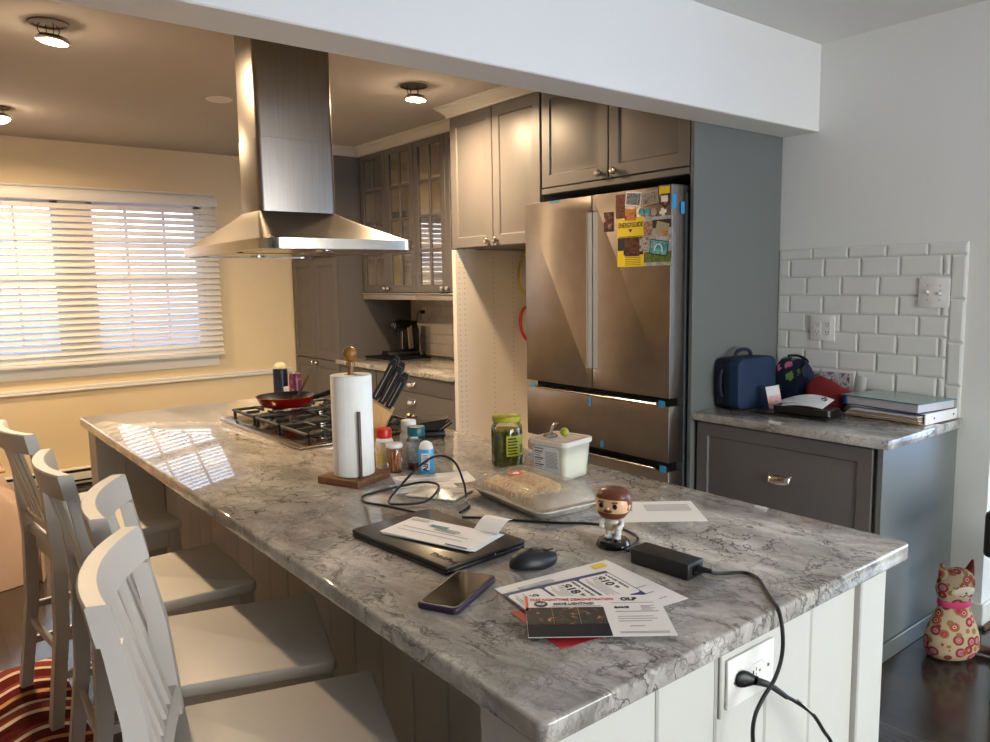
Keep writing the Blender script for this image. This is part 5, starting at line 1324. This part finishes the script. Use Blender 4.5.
# floral pouch leaning on the tile
fp = thing('floral_pouch', 'dark floral print pouch slouching between the lunch box and tile', 'pouch', T(3.265, 1.895, CZ) @ RZ(math.radians(-6)) @ Matrix.Diagonal((1, 1, 1.06, 1)))
R = []
for z, hx, hy, ox_ in ((.001, .052, .075, 0), (.02, .064, .09, 0), (.08, .064, .095, .004), (.13, .052, .092, .010), (.16, .042, .078, .014), (.185, .026, .062, .018), (.197, .012, .05, .020)):
    R.append([Vector((p[0] + ox_, p[1] + .12 * z, z + .006 * math.sin(9 * p[1]))) for p in rrect(-hx, hx, -hy, hy, min(hx, hy) * .7, 5)])
obj('body', MB().loft(R), 'floral', fp, angle=60)
obj('flap_edge', MB().tube([(-.052, -.085, .125), (-.03, -.055, .155), (.004, -.06, .188), (.018, .0, .208), (.01, .05, .205)], .006, 8, 6), 'lunch_dark', fp)
# open wallet with papers
wl = thing('wallet', 'open black leather wallet stuffed with papers at the worktop edge', 'wallet', T(3.0, 1.735, CZ) @ RZ(math.radians(-86)))
def wr(y, hx, z0, z1): return [Vector((p[0], y, p[1])) for p in rrect(-hx, hx, z0, z1, (z1 - z0) * .45, 4)]
obj('lower_flap', MB().loft([wr(-.085, .17, .001, .010), wr(.05, .175, .001, .014)]), 'leather', wl)
obj('upper_flap', MB().loft([[Vector((p[0] + .05, p[1], z)) for p in rrect(-.125, .125, -.065, .05, .02, 5)] for z in (.0145, .026, .036, .0405)]), 'leather', wl)
pp = thing('folded_paper', 'curled white printed sheet lying on the black wallet', 'paper', T(3.03, 1.715, CZ + .0415) @ RZ(math.radians(-84)))
ff = lambda u, v: Vector(((u - .5) * .22, (v - .5) * .09, .052 * math.sin(PI * min(1, u * .62 + .12)) * (.55 + .45 * v) - .012))
obj('sheet', MB().surf(ff, 14, 6, .0008), 'paper', pp)
obj('sheet', MB().surf(lambda u, v: ff(u, v) * .9 + Vector((.01, -.035, -.006)), 14, 6, .0008), 'paper', pp)
tl_ = MB().text('CUT', .026, T(.0865, .006, .030) @ RY(math.radians(38)) @ RZ(PI / 2), None, .001); obj('lettering', tl_, 'ink', pp)
pk = thing('notebook', 'small pink notebook standing open in the wallet', 'notebook', T(3.005, 1.83, CZ + .0145) @ RZ(math.radians(-60)))
for a, k in ((-34, 0), (-20, 1), (-8, 2)):
    obj('page', MB().box(-.028, .028, -.0008, .0008, 0, .085 + .012 * (k == 2), 0, 1, RY(math.radians(-12)) @ T(0, .006 * k, 0) @ RX(math.radians(a * .5))), 'pink_paper' if k < 2 else 'paper', pk)
# red pouch and magazine
rp = thing('red_bag', 'rumpled red fabric bag in front of the leaning magazine', 'bag', T(3.225, 1.715, CZ) @ RZ(math.radians(-82)) @ Matrix.Diagonal((.72, 1, 1.35, 1)))
R = []
for z, hx, hy in ((.001, .085, .045), (.02, .11, .06), (.05, .135, .055), (.075, .13, .04), (.088, .09, .022), (.094, .05, .01)):
    R.append([Vector((p[0] + .01 * math.sin(40 * z), p[1], z + .014 * math.cos(p[0] * 22 + 1) * (z > .06))) for p in rrect(-hx, hx, -hy, hy, hy * .9, 6)])
obj('body', MB().loft(R), 'red_fabric', rp, angle=60)
mg = thing('magazine', 'open magazine leaning on the tile behind the red bag', 'magazine', T(3.338, 1.755, CZ) @ RZ(math.radians(-90)) @ RX(math.radians(-14)))
M['mag'] = photo('magazine_print', [(30, 24, 40), (120, 100, 104), (206, 200, 206), (60, 44, 56)], 26)
obj('cover', MB().prism([(-.12, .001), (.085, .001), (.06, .150), (-.11, .150)], 0, .003, 0, 1, axes((0, 0, 0), (1, 0, 0), (0, 0, 1), (0, -1, 0))), 'mag', mg)
obj('page', MB().surf(lambda u, v: Vector((.088 + u * .062 - .022 * (v > 2), -.003 - .016 * math.sin(u * PI * .6), .001 + v * (.146 - .01 * u) )), 8, 4, .001), 'paper', mg)
# binder with folder, and the fat album on top
bn = thing('binder', 'white ring binder stuffed with manila folders under the album', 'binder', T(3.262, 1.415, CZ) @ RZ(math.radians(-4)))
obj('spine', MB().box(-.125, .125, -.162, -.155, .0005, .044, .002, 1), 'white_plastic', bn)
obj('cover', MB().box(-.125, .125, -.1549, .15, .0005, .003, .001, 1).box(-.125, .125, -.1549, .15, .041, .0435, .001, 1), 'white_plastic', bn)
for k in range(4): obj('folder_sheet', MB().box(-.145 - .006 * k, .118, -.148, .165 - .012 * k, .0055 + .0085 * k, .0105 + .0085 * k), 'folder' if k % 2 == 0 else 'paper_grey', bn)
for x in (-.06, .095): obj('rivet', MB().cyl((0, 0), .004, 0, .0012, 12, 0, FY(x, -.162, .022)), 'ink', bn)
al = thing('photo_album', 'thick album with blue edges and glossy grey cover on the binder', 'album', T(3.255, 1.425, CZ + .0445) @ RZ(math.radians(-9)))
obj('cover', MB().box(-.125, .125, -.165, .175, .0003, .003, .001, 1), 'binder_edge', al)
obj('pages', MB().box(-.119, .122, -.158, .150, .0032, .034), 'paper_grey', al)
obj('spine', MB().prism(rrect(-.124, .124, .1505, .178, .010, 4), .0032, .036), 'binder_edge', al)
obj('cover', MB().box(-.125, .125, -.166, .177, .0365, .0395, .001, 1), 'sheet_protector', al)
obj('blue_edge', MB().box(-.1265, .1265, -.1675, -.1662, .0363, .0397).box(-.1268, -.1252, -.166, .177, .0363, .0397), 'ink_teal', al)
# coffee machine on the far worktop
cf = thing('coffee_machine', 'black single-serve coffee machine on the far worktop', 'coffee machine', T(3.16, 5.24, CZ + .0125) @ RZ(math.radians(168)))
obj('base', MB().box(-.15, .12, -.08, .08, 0, .03, .008, 2), 'black', cf)
obj('tower', MB().prism([(-.15, .03), (-.03, .03), (-.02, .2), (.06, .21), (.05, .262), (-.02, .285), (-.13, .27), (-.15, .2)], -.06, .06, .006, 2, axes((0, 0, 0), (1, 0, 0), (0, 0, 1), (0, -1, 0))), 'black_gloss', cf)
obj('front_plate', MB().box(.0515, .056, -.035, .035, .212, .258, .002, 1).box(-.0245, -.018, -.028, .028, .05, .19, .002, 1), 'steel_bright', cf)
obj('spout', MB().box(.01, .045, -.016, .016, .175, .207, .004, 1), 'black', cf)
obj('drip_grid', MB().box(-.02, .115, -.07, .07, .0302, .036, .002, 1), 'iron', cf)
obj('side_trim', MB().prism([(-.10, .05), (-.06, .05), (-.05, .22), (-.09, .24)], -.064, .064, .004, 1, axes((0, 0, 0), (1, 0, 0), (0, 0, 1), (0, -1, 0))), 'steel_bright', cf)
tag(obj('drip_mat', MB().prism(rrect(2.93, 3.30, 4.98, 5.40, .02, 4), CZ + .0005, CZ + .012, .003, 1), 'navy_dark'), 'dark mat under the coffee machine', 'mat')
po = thing('wall_outlet', 'small outlet with a black plug above the coffee machine', 'outlet', FX(XT, 5.22, 1.19))
obj('cover', MB().box(-.035, .035, -.057, .057, 0, .005, .002, 1), 'white_plastic', po)
obj('plug', MB().box(-.014, .014, .005, .033, .0052, .035, .004, 2), 'black', po)
cc_ = tag(obj('power_cord', MB().tube([(XT - .036, 5.22, 1.208), (XT - .06, 5.225, 1.205), (XT - .066, 5.24, 1.12), (XT - .05, 5.25, 1.0), (XT - .05, 5.24, .90)], .004, 8, 6), 'rubber'), 'x', 'x'); adopt(cc_, cf)

# ------------------------------------------------------------------ on the floor
ct = thing('cat_pillow', 'cat shaped pillow in pink and cream floral fabric by the wall', 'cat pillow', T(3.06, 1.105, 0) @ RZ(math.radians(-115)) @ Matrix.Diagonal((1.12, 1.14, 1, 1)))
prof = [(.003, .060, .038), (.012, .082, .056), (.04, .095, .066), (.08, .096, .062), (.13, .082, .052), (.17, .064, .042), (.205, .052, .034), (.225, .050, .032), (.245, .062, .037), (.27, .070, .040), (.30, .067, .038), (.325, .055, .032), (.340, .034, .022), (.346, .012, .01)]
def cring(z, hy, hx): return [Vector((hx * math.cos(t) * (1 + .0), hy * math.sin(t) + .10 * z * z * .6, z)) for t in [2 * PI * k / 28 for k in range(28)]]
bdy = MB().loft([cring(*q) for q in prof])
obj('body', bdy, 'cat', ct, angle=70)
for s in (-1, 1):
    obj('ear', MB().loft([[Vector((.016 * math.cos(t), .006 + s * .042 + .026 * math.sin(t), .312)) for t in [2 * PI * k / 12 for k in range(12)]], [Vector((.010 * math.cos(t), .006 + s * .055 + .013 * math.sin(t), .345)) for t in [2 * PI * k / 12 for k in range(12)]], [Vector((.003 * math.cos(t), .006 + s * .062 + .003 * math.sin(t), .372)) for t in [2 * PI * k / 12 for k in range(12)]]]), 'cat' if s < 0 else 'red_fabric', ct)
obj('muzzle', MB().ball((.030, .005, .268), .036, (.42, 1.25, .72)), 'cat_face', ct)
em = MB()
for s in (-1, 1):
    em.tube([(.0452, .005, .262), (.0448, .005 + s * .012, .254), (.042, .005 + s * .024, .258)], .0014, 6, 5)
    em.tube([(.038, .005 + s * .024, .290), (.0375, .005 + s * .034, .284), (.034, .005 + s * .043, .291)], .0015, 6, 5)
em.ball((.0455, .005, .268), .004, (.5, 1.2, .8)); obj('face_stitching', em, 'brown_trim', ct)
obj('ribbon', MB().loft([[Vector((r1 * math.cos(t) * .68, r1 * math.sin(t) + .003, z)) for t in [2 * PI * k / 28 for k in range(28)]] for r1, z in ((.0555, .205), (.0585, .212), (.0575, .222), (.0535, .228))], cap=False), 'pink', ct)
obj('tail', MB().tube([(.0, .080, .03), (.03, .11, .022), (.055, .118, .024), (.07, .105, .03)], .018, 12, 6, None, 0, .013), 'brown_trim', ct)
# rug
R = MB().box(-1.15, .40, 1.45, 3.33, .0005, .0065, .002, 1)
tag(obj('striped_rug', R, 'rug'), 'red rug with wavy cream stripes under the stools', 'rug')
# draped object at the left
dr = thing('draped_chest', 'low chest hidden under a pinkish draped cloth at the left', 'covered furniture', T(-.35, 4.85, 0))
rnd = random.Random(11)
def drape(u, v):
    x = -.82 + 1.66 * u; y = -.60 + 1.2 * v
    ex, ey = min(u, 1 - u) * 1.66, min(v, 1 - v) * 1.2; e = min(ex, ey)
    z = .47 * min(1, max(0, (e / .16))) ** .55
    fold = .03 * math.sin(14 * x + 5 * y) + .022 * math.sin(23 * y - 7 * x) + .015 * math.sin(31 * x + 3)
    return Vector((x + fold * (z < .4), y + fold * (z < .4), max(.003, z + .02 * math.sin(5 * x + 2) * math.sin(6 * y) * (z > .2))))
obj('cover_cloth', MB().surf(drape, 60, 44, .006), 'cloth', dr, angle=80)
obj('chest', MB().box(-.62, .62, -.42, .42, .0, .40, .02, 2), 'dark_wood', dr)
def heap(u, v):
    x = -.28 + .62 * u; y = -.2 + .4 * v; b = math.sin(PI * u) * math.sin(PI * v)
    return Vector((x, y, .49 + .10 * b ** .6 + .022 * math.sin(18 * x + 9 * y) * b + .016 * math.sin(27 * y) * b))
tag(obj('crumpled_blanket', MB().surf(heap, 36, 26, .010), 'cloth2', None, T(.06, 4.86, .01), 80), 'crumpled beige blanket heaped on the draped chest', 'blanket')
# low white cabinet and heater against the window wall
ht = thing('baseboard_heater', 'long low white baseboard heater under the kitchen window', 'heater', T(.4, YW - .06, 0))
obj('housing', MB().box(-1.9, 1.9, -.02, .040, .02, .135, .006, 2), 'trim', ht)
obj('slot', MB().box(-1.88, 1.88, -.0215, -.0195, .105, .125).box(-1.88, 1.88, -.0215, -.0195, .035, .05), 'gap', ht)
lc = thing('storage_box', 'low white box with a dark latch standing behind the stools', 'box', T(.90, 5.05, 0))
obj('body', MB().box(-.18, .2, -.15, .15, .0, .16, .005, 2), 'white_paint', lc)
obj('lid', MB().box(-.185, .205, -.155, .155, .1605, .19, .005, 2), 'white_paint', lc)
obj('latch', MB().box(-.02, .02, -.166, -.1505, .10, .135, .004, 2), 'iron', lc)
# black chair whose back just enters the picture on the right
bc = thing('dining_chair', 'black padded chair cut off by the right picture edge', 'chair', T(3.0, .70, 0) @ RZ(math.radians(90)))
obj('seat', MB().box(-.2, .2, -.2, .2, .40, .46, .02, 3), 'black', bc)
obj('backrest', MB().box(.195, .235, -.2, .2, .50, .66, .018, 3), 'black', bc)
for x in (-.17, .18):
    for y in (-.17, .17): obj('leg', MB().cyl((x, y), .014, 0, .41 if x < 0 else .60, 12, 0), 'black', bc)

# ------------------------------------------------------------------ camera
f_px, yaw, pitch, roll, ch = 762.944, .66720, -.11702, -.01598, 1.4458
fw = Vector((math.sin(yaw) * math.cos(pitch), math.cos(yaw) * math.cos(pitch), math.sin(pitch)))
rt = Vector((math.cos(yaw), -math.sin(yaw), 0)); up = rt.cross(fw)
r2 = math.cos(roll) * rt + math.sin(roll) * up; u2 = -math.sin(roll) * rt + math.cos(roll) * up
cam = bpy.data.cameras.new('camera'); co = bpy.data.objects.new('camera', cam); COL.objects.link(co)
co.matrix_world = axes((0, 0, ch), r2, u2, -fw)
cam.sensor_width = 36; cam.lens = f_px * 36 / 990; cam.clip_start = .02; cam.clip_end = 60
scene.camera = co

# ------------------------------------------------------------------ light
def area(name, Mx, sx, sy, power, col, spread=PI, shape='RECTANGLE'):
    l = bpy.data.lights.new(name, 'AREA'); l.shape = shape; l.size = sx; l.size_y = sy; l.energy = power; l.color = col; l.spread = spread
    o = bpy.data.objects.new(name, l); COL.objects.link(o); o.matrix_world = Mx; return o
WARM = (1.0, .72, .44)
for x, y in LIGHTS:
    l = bpy.data.lights.new('lamp_glow', 'POINT'); l.energy = 1.1; l.color = (1.0, .78, .52); l.shadow_soft_size = .04
    o = bpy.data.objects.new('lamp_glow', l); COL.objects.link(o); o.location = (x + .012, y, ZC - .115)
    area('lamp_light', T(x + .012, y, ZC - .082), .10, .10, 21, WARM, math.radians(170), 'DISK')
# daylight outside the two windows
area('daylight_rear', axes(((BX0 + BX1) / 2, YS - .22, (BZ0 + BZ1) / 2), (1, 0, 0), (0, 0, 1), (0, -1, 0)), BX1 - BX0, BZ1 - BZ0, 82, (1.0, .965, .84))
area('daylight_hall', axes((5.3, (HY0 + HY1) / 2, (HZ0 + HZ1) / 2), (0, 1, 0), (0, 0, 1), (1, 0, 0)), HY1 - HY0, HZ1 - HZ0, 24, (.55, .78, 1.0))
w = bpy.data.worlds.new('world'); scene.world = w; w.use_nodes = True; nt = w.node_tree; nt.nodes.clear()
out = nt.nodes.new('ShaderNodeOutputWorld'); bg = nt.nodes.new('ShaderNodeBackground'); nt.links.new(bg.outputs[0], out.inputs[0])
tc = nt.nodes.new('ShaderNodeTexCoord'); sx = nt.nodes.new('ShaderNodeSeparateXYZ'); nt.links.new(tc.outputs['Generated'], sx.inputs[0])
mr = nt.nodes.new('ShaderNodeMapRange'); mr.inputs[1].default_value = -.3; mr.inputs[2].default_value = .3; nt.links.new(sx.outputs[2], mr.inputs[0])
rp_ = ramp(nt, mr.outputs[0], [(0.0, (.08, .16, .5, 1)), (.38, (.08, .18, .62, 1)), (.46, (.2, .36, .9, 1)), (.51, (.9, .95, 1, 1)), (.7, (.72, .85, 1, 1)), (1.0, (.6, .78, 1, 1))])
nt.links.new(rp_.outputs['Color'], bg.inputs['Color']); bg.inputs['Strength'].default_value = 3.0
vs = scene.view_settings; vs.view_transform = 'Standard'; vs.look = 'None'; vs.exposure = 1.0; vs.gamma = 1.0; vs.use_curve_mapping = False
